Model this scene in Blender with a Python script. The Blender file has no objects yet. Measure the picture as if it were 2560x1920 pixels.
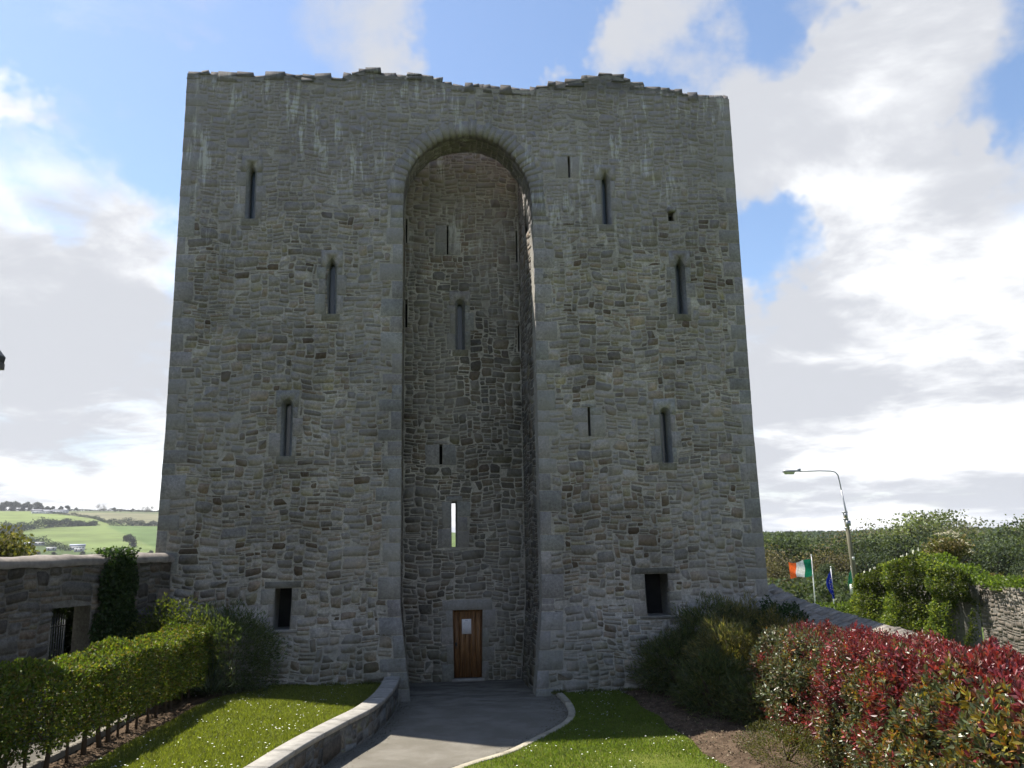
import bpy, math, random
import numpy as np
from mathutils import Vector, Matrix
sc = bpy.context.scene
COL = sc.collection
R_ = math.radians

# ------------------------------------------------------------------ camera
cam_d = bpy.data.cameras.new('camera'); cam = bpy.data.objects.new('camera', cam_d); COL.objects.link(cam)
cam_d.sensor_width = 36.0; cam_d.lens = 2050/2560*36.0
cam_d.clip_start = 0.1; cam_d.clip_end = 6000
yaw, pitch, roll = R_(6.1), R_(10.83), R_(1.05)
fw = Vector((math.sin(yaw)*math.cos(pitch), math.cos(yaw)*math.cos(pitch), math.sin(pitch)))
rt = Vector((math.cos(yaw), -math.sin(yaw), 0)); up = rt.cross(fw)
Rr = rt*math.cos(roll) - up*math.sin(roll); Uu = rt*math.sin(roll) + up*math.cos(roll)
m = Matrix((Rr, Uu, -fw)).transposed().to_4x4(); m.translation = Vector((-1.15, -21.2, 3.70))
cam.matrix_world = m
sc.camera = cam

# ------------------------------------------------------------------ light
SUN_AZ_X, SUN_AZ_Y = -0.83, 0.56          # horizontal direction towards the sun
SUN_EL = R_(60)
sun_dir = Vector((SUN_AZ_X*math.cos(SUN_EL), SUN_AZ_Y*math.cos(SUN_EL), math.sin(SUN_EL))).normalized()
sd = bpy.data.lights.new('sun', 'SUN'); sd.energy = 4.3; sd.angle = R_(0.5); sd.color = (1.0, 0.95, 0.86)
so = bpy.data.objects.new('sun', sd); COL.objects.link(so); so.location = (0, 0, 60)
so.rotation_euler = sun_dir.to_track_quat('Z', 'Y').to_euler()

world = bpy.data.worlds.new('World'); sc.world = world; world.use_nodes = True
nt = world.node_tree; nt.nodes.clear()
def N(t, nt=nt, **kw):
    n = nt.nodes.new(t)
    for k, v in kw.items(): setattr(n, k, v)
    return n
L = nt.links.new
out = N('ShaderNodeOutputWorld'); mixs = N('ShaderNodeMixShader'); bg1 = N('ShaderNodeBackground'); bg2 = N('ShaderNodeBackground')
sky = N('ShaderNodeTexSky', sky_type='NISHITA'); sky.sun_disc = False
sky.sun_elevation = SUN_EL; sky.sun_rotation = math.atan2(SUN_AZ_X, SUN_AZ_Y)
sky.air_density = 1.0; sky.dust_density = 0.6; sky.ozone_density = 2.0
L(sky.outputs[0], bg1.inputs[0]); bg1.inputs[1].default_value = 0.082
tc = N('ShaderNodeTexCoord')
def math_(op, a, b=None, nt=nt, clamp=False):
    n = nt.nodes.new('ShaderNodeMath'); n.operation = op; n.use_clamp = clamp
    for i, v in enumerate((a, b)):
        if v is None: continue
        if isinstance(v, (int, float)): n.inputs[i].default_value = v
        else: nt.links.new(v, n.inputs[i])
    return n.outputs[0]
def mapr(v, a, b, c=0., d=1., nt=nt, kind='SMOOTHSTEP'):
    n = nt.nodes.new('ShaderNodeMapRange'); n.interpolation_type = kind
    nt.links.new(v, n.inputs[0])
    for i, x in enumerate((a, b, c, d)): n.inputs[i+1].default_value = x
    return n.outputs[0]
sep = N('ShaderNodeSeparateXYZ'); L(tc.outputs['Generated'], sep.inputs[0])
zz = math_('ADD', math_('MAXIMUM', sep.outputs[2], 0.0), 0.16)
cx = math_('DIVIDE', sep.outputs[0], zz); cy = math_('DIVIDE', sep.outputs[1], zz)
cmb = N('ShaderNodeCombineXYZ'); L(cx, cmb.inputs[0]); L(cy, cmb.inputs[1]); L(sep.outputs[2], cmb.inputs[2])
def noise(vec, scale, det, rough, dist=0., nt=nt):
    n = nt.nodes.new('ShaderNodeTexNoise'); nt.links.new(vec, n.inputs['Vector'])
    n.inputs['Scale'].default_value = scale; n.inputs['Detail'].default_value = det
    n.inputs['Roughness'].default_value = rough; n.inputs['Distortion'].default_value = dist
    return n
n1 = noise(cmb.outputs[0], 2.6, 12, 0.64, 0.35)
n2 = noise(cmb.outputs[0], 1.1, 5, 0.5)
nw = noise(tc.outputs['Generated'], 5.0, 5, 0.6)
vs = N('ShaderNodeVectorMath', operation='SUBTRACT'); L(nw.outputs['Color'], vs.inputs[0]); vs.inputs[1].default_value = (.5, .5, .5)
vm = N('ShaderNodeVectorMath', operation='SCALE'); L(vs.outputs[0], vm.inputs[0]); vm.inputs['Scale'].default_value = 0.30
va = N('ShaderNodeVectorMath', operation='ADD'); L(vm.outputs[0], va.inputs[0]); L(tc.outputs['Generated'], va.inputs[1])
vn = N('ShaderNodeVectorMath', operation='NORMALIZE'); L(va.outputs[0], vn.inputs[0])
bias = mapr(sep.outputs[2], 0.42, 0.16, 0.0, 0.30)
# cloud banks: (direction, angular radius in degrees, weight)
banks = [((.441,.783,.439),11,.42), ((.229,.799,.556),6,.34), ((-.371,.843,.388),6,.26), ((-.398,.876,.272),8,.28), ((.558,.712,.427),4,-.30), ((-.389,.854,.345),4,-.28), ((-.322,.841,.434),5,-.22), ((.559,.80,.22),13,.40),
         ((-.062,.84,.54),5,.17), ((.03,.80,.60),3,.10), ((-.415,.803,.427),4,.24), ((-.276,.811,.516),8,.08), ((.507,.71,.489),7,.22), ((.49,.788,.372),6,.30),
         ((.092,.826,.556),6,-.42), ((.118,.88,.46),7,-.35), ((.391,.858,.333),4.5,-.34), ((-.186,.875,.447),6,-.22), ((.379,.742,.552),4,-.24), ((-.13,.83,.545),6,-.14), ((.30,.83,.47),3,-.10)]
for d, r, w in banks:
    dn = N('ShaderNodeVectorMath', operation='DOT_PRODUCT'); L(vn.outputs[0], dn.inputs[0]); dn.inputs[1].default_value = Vector(d).normalized()
    bias = math_('ADD', bias, mapr(dn.outputs['Value'], math.cos(R_(r)), 1.0, 0.0, w))
dens = mapr(math_('ADD', math_('ADD', math_('MULTIPLY', n1.outputs[0], 0.8), math_('MULTIPLY', n2.outputs[0], 0.3)), bias), 0.535, 0.90)
cr = N('ShaderNodeMix', data_type='RGBA'); L(mapr(math_('ADD', n2.outputs[0], math_('MULTIPLY', n1.outputs[0], .4)), 0.54, 0.80, 0, 1), cr.inputs[0])
cr.inputs[6].default_value = (1.0, 1.0, 1.0, 1); cr.inputs[7].default_value = (0.44, 0.455, 0.49, 1)
L(cr.outputs[2], bg2.inputs[0]); bg2.inputs[1].default_value = 0.64
L(dens, mixs.inputs[0]); L(bg1.outputs[0], mixs.inputs[1]); L(bg2.outputs[0], mixs.inputs[2]); L(mixs.outputs[0], out.inputs[0])

vsn = sc.view_settings; vsn.view_transform = 'Standard'; vsn.look = 'None'; vsn.exposure = 1.3; vsn.gamma = 1.0; vsn.use_curve_mapping = False
sc.cycles.max_bounces = 6; sc.cycles.diffuse_bounces = 3; sc.cycles.glossy_bounces = 2; sc.cycles.transmission_bounces = 4; sc.cycles.transparent_max_bounces = 6
sc.cycles.use_adaptive_sampling = True; sc.cycles.adaptive_threshold = 0.02
sc.cycles.sample_clamp_indirect = 4.0

# ------------------------------------------------------------------ helpers
rng = np.random.default_rng(7); random.seed(7)
def mesh_np(name, V, Fs, cols=None, mat=None, smooth=False):
    V = np.asarray(V, float); me = bpy.data.meshes.new(name)
    Fs = [np.asarray(f, int) for f in (Fs if isinstance(Fs, list) else [Fs]) if len(f)]
    me.vertices.add(len(V)); me.vertices.foreach_set('co', V.ravel())
    loops = np.concatenate([f.ravel() for f in Fs]); tot = np.concatenate([np.full(len(f), f.shape[1]) for f in Fs])
    me.loops.add(len(loops)); me.loops.foreach_set('vertex_index', loops)
    me.polygons.add(len(tot)); st = np.concatenate([[0], np.cumsum(tot)[:-1]])
    me.polygons.foreach_set('loop_start', st); me.polygons.foreach_set('loop_total', tot)
    if smooth: me.polygons.foreach_set('use_smooth', np.ones(len(tot), bool))
    me.update(calc_edges=True)
    if cols is not None:
        a = me.attributes.new('col', 'FLOAT_COLOR', 'POINT'); c = np.ones((len(V), 4)); c[:, :3] = cols; a.data.foreach_set('color', c.ravel())
    if mat: me.materials.append(mat)
    return me
def link(name, me, parent=None, world_coords=True):
    o = bpy.data.objects.new(name, me); COL.objects.link(o)
    if parent is not None:
        o.parent = parent
        if world_coords:
            off = Vector((0, 0, 0)); p = parent
            while p is not None: off += p.location; p = p.parent
            o.location = -off
    return o
def tag(o, label=None, cat=None, group=None, kind=None):
    if label: o['label'] = label
    if cat: o['category'] = cat
    if group: o['group'] = group
    if kind: o['kind'] = kind
    return o
def thing(name, loc, label, cat, group=None):
    o = bpy.data.objects.new(name, None); COL.objects.link(o); o.location = loc; o.empty_display_size = .2
    return tag(o, label, cat, group)
class Soup:
    """collects polygons with any vertex count"""
    def __init__(s): s.V = []; s.F = {}; s.C = []; s.n = 0
    def add(s, V, F, c=(.5, .5, .5)):
        V = np.asarray(V, float); s.V.append(V); s.C.append(np.broadcast_to(np.asarray(c, float), (len(V), 3)))
        for f in F: s.F.setdefault(len(f), []).append([i+s.n for i in f])
        s.n += len(V)
    def box(s, x0, x1, y0, y1, z0, z1, c=(.5, .5, .5), fm=None):
        V = np.array([(x, y, z) for z in (z0, z1) for y in (y0, y1) for x in (x0, x1)], float)
        if fm: V = fm(V)
        s.add(V, [(0, 2, 3, 1), (4, 5, 7, 6), (0, 1, 5, 4), (2, 6, 7, 3), (0, 4, 6, 2), (1, 3, 7, 5)], c)
    def tube(s, P, rad, n=6, c=(.5, .5, .5), cap=True):
        P = np.asarray(P, float); rad = np.broadcast_to(rad, (len(P),)); rings = []
        for i in range(len(P)):
            t = P[min(i+1, len(P)-1)]-P[max(i-1, 0)]; t = t/(np.linalg.norm(t)+1e-9)
            a = np.array((0, 0, 1.)) if abs(t[2]) < .9 else np.array((1., 0, 0)); u = np.cross(a, t); u /= np.linalg.norm(u); w = np.cross(t, u)
            th = np.arange(n)*2*math.pi/n
            rings.append(P[i]+rad[i]*(np.cos(th)[:, None]*u+np.sin(th)[:, None]*w))
        V = np.vstack(rings); F = [(i*n+j, i*n+(j+1) % n, (i+1)*n+(j+1) % n, (i+1)*n+j) for i in range(len(P)-1) for j in range(n)]
        if cap: F += [tuple(range(n))[::-1], tuple((len(P)-1)*n+j for j in range(n))]
        s.add(V, F, c)
    def mesh(s, name, mat, smooth=False): return mesh_np(name, np.vstack(s.V), [np.array(v) for v in s.F.values()], np.vstack(s.C), mat, smooth)
    def obj(s, name, mat, parent=None, smooth=False): return link(name, s.mesh(name, mat, smooth), parent)

def principled(name, rough=.85, spec=.3, metal=0.):
    m = bpy.data.materials.new(name); m.use_nodes = True; b = m.node_tree.nodes['Principled BSDF']
    b.inputs['Roughness'].default_value = rough; b.inputs['Specular IOR Level'].default_value = spec; b.inputs['Metallic'].default_value = metal
    return m, m.node_tree, b
def mixc(nt, fac, a, b, mode='MIX'):
    n = nt.nodes.new('ShaderNodeMix'); n.data_type = 'RGBA'; n.blend_type = mode
    for i, v in ((0, fac), (6, a), (7, b)):
        if isinstance(v, (int, float)): n.inputs[i].default_value = v
        elif isinstance(v, tuple): n.inputs[i].default_value = (*v, 1)
        else: nt.links.new(v, n.inputs[i])
    return n.outputs[2]
def pos(nt, sx=1, sy=1, sz=1):
    g = nt.nodes.new('ShaderNodeNewGeometry')
    if (sx, sy, sz) == (1, 1, 1): return g.outputs['Position']
    v = nt.nodes.new('ShaderNodeVectorMath'); v.operation = 'MULTIPLY'; nt.links.new(g.outputs['Position'], v.inputs[0]); v.inputs[1].default_value = (sx, sy, sz)
    return v.outputs[0]
def bump(nt, b, h, strength, dist):
    n = nt.nodes.new('ShaderNodeBump'); n.inputs['Strength'].default_value = strength; n.inputs['Distance'].default_value = dist
    nt.links.new(h, n.inputs['Height']); nt.links.new(n.outputs[0], b.inputs['Normal'])
def simple(name, c, rough=.8, var=.25, scale=8., spec=.3, metal=0., bmp=0.):
    m, nt, b = principled(name, rough, spec, metal)
    nn = noise(pos(nt), scale, 6, .6, nt=nt)
    f = mapr(nn.outputs[0], .3, .7, 1-var, 1+var, nt=nt, kind='LINEAR')
    v = nt.nodes.new('ShaderNodeVectorMath'); v.operation = 'SCALE'; v.inputs[0].default_value = c; nt.links.new(f, v.inputs['Scale'])
    nt.links.new(v.outputs[0], b.inputs['Base Color'])
    if bmp: bump(nt, b, nn.outputs[0], bmp, .01)
    return m
def attr(nt):
    a = nt.nodes.new('ShaderNodeAttribute'); a.attribute_name = 'col'; return a.outputs['Color']

def stone_mat(name, base=None, streaks=True, mortar=False):
    m, nt, b = principled(name, .9, .2)
    P = pos(nt)
    c = attr(nt) if base is None else base
    g = noise(P, 14, 8, .7, nt=nt); h = noise(P, 60, 4, .7, nt=nt)
    f = mapr(g.outputs[0], .28, .72, .58, 1.42, nt=nt, kind='LINEAR')
    f = math_('MULTIPLY', f, mapr(h.outputs[0], .3, .7, .80, 1.20, nt=nt, kind='LINEAR'), nt=nt)
    big = noise(pos(nt, 1, 1, .7), .55, 5, .6, .3, nt=nt)
    f = math_('MULTIPLY', f, mapr(big.outputs[0], .35, .66, .68, 1.24, nt=nt), nt=nt)
    v = nt.nodes.new('ShaderNodeVectorMath'); v.operation = 'SCALE'; nt.links.new(f, v.inputs['Scale'])
    if isinstance(c, tuple): v.inputs[0].default_value = c
    else: nt.links.new(c, v.inputs[0])
    col = v.outputs[0]
    smz = noise(pos(nt, .55, .55, .4), 1.0, 5, .6, .6, nt=nt)
    if streaks: col = mixc(nt, mapr(smz.outputs[0], .44, .62, .05, .62, nt=nt), col, (.228, .214, .194))
    # lichen blotches and lime run-off
    lich = noise(P, 5.5, 6, .75, .5, nt=nt)
    col = mixc(nt, mapr(lich.outputs[0], .60, .78, 0, .38, nt=nt), col, (.27, .27, .25))
    dk = noise(P, 3.2, 6, .7, .4, nt=nt)
    col = mixc(nt, mapr(dk.outputs[0], .60, .75, 0, .35, nt=nt), col, (.055, .055, .05))
    if streaks:
        sp = nt.nodes.new('ShaderNodeSeparateXYZ'); nt.links.new(P, sp.inputs[0])
        st = noise(pos(nt, 5.2, 5.2, .75), 1.0, 5, .7, .2, nt=nt)
        zone = noise(pos(nt, .5, .5, .45), 1.0, 3, .5, nt=nt)
        msk = math_('MULTIPLY', mapr(zone.outputs[0], .44, .60, nt=nt), mapr(sp.outputs[2], 9.5, 14.5, .12, 1.0, nt=nt), nt=nt)
        col = mixc(nt, math_('MULTIPLY', mapr(sp.outputs[2], 10.5, 15, 0, .62, nt=nt), mapr(zone.outputs[0], .35, .6, .55, 1, nt=nt), nt=nt), col, (.275, .248, .250))  # pale upper wash: lime stain, with some painted lens veil
        col = mixc(nt, math_('MULTIPLY', mapr(st.outputs[0], .51, .62, 0, .80, nt=nt), msk, nt=nt), col, (.50, .49, .46))
        col = mixc(nt, mapr(sp.outputs[2], 16.15, 16.5, 0, .55, nt=nt), col, (.07, .068, .068))
        col = mixc(nt, math_('MULTIPLY', mapr(sp.outputs[2], 2.1, .4, 0, .45, nt=nt), mapr(dk.outputs[0], .35, .6, .3, 1, nt=nt), nt=nt), col, (.125, .125, .07))
    nt.links.new(col, b.inputs['Base Color'])
    hh = math_('ADD', math_('MULTIPLY', g.outputs[0], 1.0, nt=nt), math_('MULTIPLY', h.outputs[0], .5, nt=nt), nt=nt)
    bump(nt, b, hh, .8, .035)
    return m
M_stone = stone_mat('castle_stone')
M_mortar = stone_mat('lime_mortar', (.37, .345, .30))
M_wallstone = stone_mat('garden_wall_stone', streaks=False)
M_wallmortar = stone_mat('garden_wall_mortar', (.15, .14, .122), streaks=False)
M_dark = simple('unlit_interior', (.012, .013, .015), .9)  # near-black paint in place of the darkness behind openings
M_glass, ntg, bgl = principled('old_glass', .18, .5); bgl.inputs['Base Color'].default_value = (.035, .045, .055, 1)
M_concrete = simple('concrete', (.26, .245, .22), .85, .22, 6, bmp=.3)
M_iron = simple('black_iron', (.012, .013, .012), .45, .2, spec=.5)
M_steel = simple('galvanised_steel', (.30, .31, .32), .45, .15, metal=.6)

def leaf_mat(name, rough=.5, spec=.4, trans=.45, tint=(1.5, 1.6, .6)):
    m, nt, b = principled(name, rough, spec)
    P = pos(nt); n = noise(P, 9, 3, .6, nt=nt)
    v = nt.nodes.new('ShaderNodeVectorMath'); v.operation = 'SCALE'; nt.links.new(attr(nt), v.inputs[0])
    nt.links.new(mapr(n.outputs[0], .3, .7, .75, 1.25, nt=nt, kind='LINEAR'), v.inputs['Scale'])
    nt.links.new(v.outputs[0], b.inputs['Base Color'])
    t = nt.nodes.new('ShaderNodeBsdfTranslucent'); w = nt.nodes.new('ShaderNodeVectorMath'); w.operation = 'MULTIPLY'
    nt.links.new(v.outputs[0], w.inputs[0]); w.inputs[1].default_value = tint; nt.links.new(w.outputs[0], t.inputs[0])
    mx = nt.nodes.new('ShaderNodeMixShader'); mx.inputs[0].default_value = trans
    nt.links.new(b.outputs[0], mx.inputs[1]); nt.links.new(t.outputs[0], mx.inputs[2])
    nt.links.new(mx.outputs[0], nt.nodes['Material Output'].inputs[0])
    return m
M_leaf = leaf_mat('leaf')
M_gloss = leaf_mat('glossy_leaf', .38, .55, .30, (1.5, 1.2, .6))
M_far = leaf_mat('distant_leaf', .8, .1, .30)
M_bark, ntb, bb = principled('bark', .9, .2); ntb.links.new(attr(ntb), bb.inputs['Base Color'])
M_col, ntc, bc = principled('painted', .7, .3); ntc.links.new(attr(ntc), bc.inputs['Base Color'])

# ------------------------------------------------------------------ rubble masonry
def lay_rubble(U0, U1, V0, V1, blocked, rs, cw=.10, ch=.062, scale=1., vtop=None, thin=.35):
    """greedy packing of stones of many sizes on a fine grid; returns u0,u1,v0,v1 per stone"""
    cw *= scale; ch *= scale
    nu = max(1, int(round((U1-U0)/cw))); nv = max(1, int(round((V1-V0)/ch))); cw = (U1-U0)/nu; ch = (V1-V0)/nv
    uc = U0+(np.arange(nu)+.5)*cw; vc = V0+(np.arange(nv)+.5)*ch
    UU, VV = np.meshgrid(uc, vc, indexing='ij'); occ = blocked(UU, VV) if blocked else np.zeros((nu, nv), bool)
    if vtop is not None: occ |= VV > vtop(UU)
    occ = occ.copy(); out = []
    for j in range(nv):
        i = 0
        while i < nu:
            if occ[i, j]: i += 1; continue
            run = 1
            while i+run < nu and not occ[i+run, j] and run < 8: run += 1
            q = np.clip(rs.random()+.10*math.sin(i*.11+1.7*math.sin(j*.045))*math.sin(j*.07+2), 0, .999); band = .5+.5*math.sin(j*.23+1.3)*math.cos(i*.05+j*.011)
            if q < .10+.07*(1-band): w, h = rs.integers(4, 8), rs.integers(4, 7)
            elif q < .50: w, h = rs.integers(3, 6), rs.integers(2, 5)
            elif q < .50+thin*.9*band+.08: w, h = rs.integers(3, 7), rs.integers(1, 3)
            else: w, h = rs.integers(2, 4), rs.integers(1, 4)
            w = int(min(w, run)); h = int(h)
            if run-w == 1: w = run
            hh = 1
            while hh < h and j+hh < nv and not occ[i:i+w, j+hh].any(): hh += 1
            occ[i:i+w, j:j+hh] = True
            out.append((U0+i*cw, U0+(i+w)*cw, V0+j*ch, V0+(j+hh)*ch)); i += w
    return np.array(out)
def wob(u, v, a=.035):
    return (u+a*.6*np.sin(v*5.1+1.7*np.sin(u*1.3))+a*.4*np.sin(v*11+u*3),
            v+a*np.sin(u*2.3+1.1*np.sin(v*.9))+a*.6*np.sin(u*5.7+v*1.9))
def stone_geo(r, fmap, rs, colf, gap=.008, proud=(.0, .011), wobble=True, back=-.03):
    """one 8-gon pillow stone per rectangle -> list of (V, F, c)"""
    out = []
    for (u0, u1, v0, v1) in r:
        w, h = u1-u0, v1-v0; g = gap*rs.uniform(.5, 1.3); u0 += g; u1 -= g; v0 += g; v1 -= g
        mn = min(u1-u0, v1-v0); cu = rs.uniform(.03, .34, 8)*mn; j = rs.uniform(-.06, .10, 8)*mn
        P = np.array([(u0+cu[0], v0+j[0]), (u1-cu[1], v0+j[1]), (u1-j[2], v0+cu[2]), (u1-j[3], v1-cu[3]),
                      (u1-cu[4], v1-j[4]), (u0+cu[5], v1-j[5]), (u0+j[6], v1-cu[6]), (u0+j[7], v0+cu[7])])
        c = P.mean(0); ins = max(.45, 1-min(.02, .16*mn)*2/max(mn, .02)); p = rs.uniform(*proud)
        tilt = rs.uniform(-.006, .006, 2)
        In = c+(P-c)*np.array([1-.011/max(w, .05), 1-.011/max(h, .05)])
        d_in = p+((In-c)@tilt)/max(mn, .05)*.5
        allp = np.vstack([P, In]); d = np.concatenate([np.full(8, back), d_in])
        uu, vv = (wob(allp[:, 0], allp[:, 1]) if wobble else (allp[:, 0], allp[:, 1]))
        V = fmap(uu, vv, d)
        F = [(k, (k+1) % 8, 8+(k+1) % 8, 8+k) for k in range(8)]+[tuple(range(8, 16))]
        out.append((V, F, colf(c[0], c[1], w, h, rs)))
    return out
PAL = np.array([(.130, .132, .125), (.165, .165, .155), (.105, .105, .100), (.150, .135, .110), (.125, .108, .088), (.150, .148, .108), (.088, .085, .078), (.190, .188, .175)])
def col_front(u, v, w, h, rs):
    if v < 5: p = [.22, .20, .14, .16, .12, .08, .05, .03]
    elif v < 11.5: p = [.20, .20, .13, .13, .09, .12, .08, .05]
    else: p = [.28, .30, .14, .08, .05, .04, .03, .08]
    if w*h > .10: p = [.35, .30, .12, .10, .05, .03, .0, .05]
    c = PAL[rs.choice(8, p=np.array(p)/sum(p))]*rs.uniform(.88, 1.14)
    if v > 12.5: c = c*.5+np.array((.150, .150, .155))*.5  # bluer upper stones: partly stain, partly lens veil put into the colour
    if rs.random() < .07 and v < 12.5 and w*h < .08: c = np.array((.060, .048, .034))
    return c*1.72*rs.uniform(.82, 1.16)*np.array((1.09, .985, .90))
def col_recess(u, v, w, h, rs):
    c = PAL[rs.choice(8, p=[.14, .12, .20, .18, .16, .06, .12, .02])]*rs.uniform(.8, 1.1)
    if v > 11.5: c = c*np.array((1.22, 1.08, .95))  # warmer, lighter top: light from above put into the stone colour
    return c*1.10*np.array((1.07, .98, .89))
def col_ashlar(u, v, w, h, rs):
    return np.array((.248, .240, .228))*rs.uniform(.86, 1.12)*np.array((1+rs.uniform(-.03, .06), 1, 1+rs.uniform(-.04, .05)))

# ------------------------------------------------------------------ the castle
HW = 7.65; RI = 1.78; TH = 1.15; BY = 2.1; BT = 3.3; DEP = 6.2
def warp(P):
    x, y, z = P[:, 0].copy(), P[:, 1].copy(), P[:, 2].copy(); ax = np.abs(x); sg = np.sign(x)
    b = np.clip(1-z/2.1, 0, 1.3); b2 = np.clip((6.5-z)/4.5, 0, 1)
    fy = np.clip(1-y/BY, 0, 1.3); fin = np.clip(1-(ax-RI)/1.2, 0, 1)*(ax > RI-.6); fin = np.where(ax <= RI-.6, np.clip(ax/RI, 0, 1), np.where(ax < RI, np.clip(ax/RI, 0, 1), fin))
    fout = np.clip((ax-RI)/(HW-RI), 0, 1.05)
    fy_in = np.where(ax > RI*.55, fy, 0)*np.clip((ax-1.2)/.4, 0, 1)
    y2 = y-.48*b*fy_in*np.clip((3-y)/3, 0, 1)
    x2 = x+sg*fout*(.09*b2+.16*b)-sg*.27*b*fin*np.clip((DEP-y)/DEP, 0, 1)
    yb = np.clip((y-4)/2.2, 0, 1); y2 += yb*.4*b
    return np.stack([x2, y2, z], 1)
def f_front(u, v, d): return warp(np.stack([u, -d, v], 1))
def xr(y): return RI-.076*np.clip(y, 0, BY)
def f_left(u, v, d): return warp(np.stack([-RI+.0*u+d, u, v], 1))
def f_right(u, v, d): return warp(np.stack([xr(u)-d, u, v], 1))
def f_back(u, v, d): return warp(np.stack([u, BY-d, v], 1))
def f_outl(u, v, d): return warp(np.stack([-HW-d, u, v], 1))
def f_outr(u, v, d): return warp(np.stack([HW+d, u, v], 1))
CRX = [-7.65, -6.9, -6.88, -6.49, -5.8, -5.25, -4.74, -3.99, -3.86, -3.54, -3.23, -2.78, -2.39, -1.94, -1.62, -1.04, -.84, -.32, .66, 1.86, 2.06, 2.53, 3.07, 3.35, 3.76, 4.03, 4.37, 4.84, 5.25, 5.8, 6.62, 7.66]
CRZ = [16.53, 16.52, 16.45, 16.51, 16.5, 16.61, 16.52, 16.62, 16.55, 16.55, 16.70, 16.82, 16.70, 16.68, 16.76, 16.72, 16.58, 16.48, 16.45, 16.41, 16.51, 16.62, 16.73, 16.89, 16.93, 17.02, 16.96, 16.78, 16.65, 16.55, 16.44, 16.40]
def crest(u): return np.interp(u, CRX, CRZ)
ARC = np.array([(-1.78, 12.35), (-1.775, 13.0), (-1.74, 13.42), (-1.64, 13.78), (-1.42, 14.15), (-1.04, 14.56), (-.62, 14.79), (-.13, 14.90), (.38, 14.88), (.88, 14.69), (1.29, 14.30), (1.58, 13.85), (1.73, 13.40), (1.775, 12.95), (1.78, 12.35)])
def arch_z(u): return np.interp(u, ARC[:, 0], ARC[:, 1], left=12.35, right=12.35)
def poly_d(U, V):
    d = np.full(np.shape(U), 99.)
    for a, b in zip(ARC[:-1], ARC[1:]):
        ab = b-a; t = np.clip(((U-a[0])*ab[0]+(V-a[1])*ab[1])/(ab@ab), 0, 1)
        d = np.minimum(d, np.hypot(U-a[0]-t*ab[0], V-a[1]-t*ab[1]))
    return d
# openings: x0,x1,z0,z1,kind,plane
OPEN = [(-5.885, -5.755, 12.25, 13.72, 'lancet', 'f'), (-3.72, -3.57, 9.65, 11.10, 'lancet', 'f'), (-4.75, -4.60, 5.91, 7.30, 'round', 'f'),
        (3.79, 3.93, 12.31, 13.78, 'lancet', 'f'), (5.80, 5.95, 9.75, 11.27, 'lancet', 'f'), (5.14, 5.30, 5.66, 7.08, 'round', 'f'),
        (2.81, 2.87, 13.67, 14.31, 'slit', 'f'), (3.12, 3.19, 6.38, 7.15, 'slit', 'f'),
        (-4.78, -4.38, 1.68, 2.66, 'niche', 'f'), (4.42, 5.02, 1.76, 2.80, 'niche', 'f'),
        (-.54, -.49, 12.1, 13.02, 'slit', 'b'), (-.23, -.08, 9.2, 10.66, 'round', 'b'), (-.77, -.68, 5.86, 6.43, 'slit', 'b'),
        (-.43, -.28, 3.56, 4.82, 'through', 'b'), (-.42, .42, .04, 1.86, 'door', 'b'),
        (-1.76, -1.71, 12.4, 13.2, 'slit', 'b'), (-1.76, -1.69, 9.85, 10.7, 'slit', 'b'), (1.53, 1.58, 11.9, 12.9, 'slit', 'b'), (1.54, 1.59, 9.15, 9.95, 'slit', 'b')]
HOLES = [(5.62, 5.80, 12.45, 12.72, 'hole', 'f')]
castle = thing('castle', (0, 3, 0), 'tall grey rubble stone tower house with deep arched recess, the largest building', 'castle')

rsm = np.random.default_rng(11)
PARTS = []     # (kindname, area, V, F, c)
blk_f = [(-HW-.1, -HW+.0, 0, 20)]; blk_b = []
def add_block(name, u0, u1, v0, v1, fmap, proud=.02, back=-.12, gap=.008, c=None, outline=None):
    """dressed block, bevelled"""
    if outline is None:
        g = gap; P = np.array([(u0+g, v0+g), (u1-g, v0+g), (u1-g, v1-g), (u0+g, v1-g)])+rsm.uniform(-.006, .006, (4, 2))
        # a mid point per edge so that blocks follow the batter
        P = np.vstack([[P[k], (P[k]+P[(k+1) % 4])/2] for k in range(4)])
    else: P = np.array(outline)
    n = len(P); cc = (P.min(0)+P.max(0))/2; sz = np.maximum(P.max(0)-P.min(0), .05)
    In = cc+(P-cc)*(1-.024/sz)
    if outline is not None: In = P
    A = np.vstack([P, P, In]); d = np.concatenate([np.full(n, back), np.full(n, proud-.010), np.full(n, proud)])
    V = fmap(A[:, 0], A[:, 1], d)
    F = [(r*n+k, r*n+(k+1) % n, (r+1)*n+(k+1) % n, (r+1)*n+k) for r in (0, 1) for k in range(n)]+[tuple(range(2*n, 3*n))]
    c = col_ashlar(0, 0, 0, 0, rsm) if c is None else c
    PARTS.append((name, (u1-u0)*(v1-v0), V, F, c))
openparts = []
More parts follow.
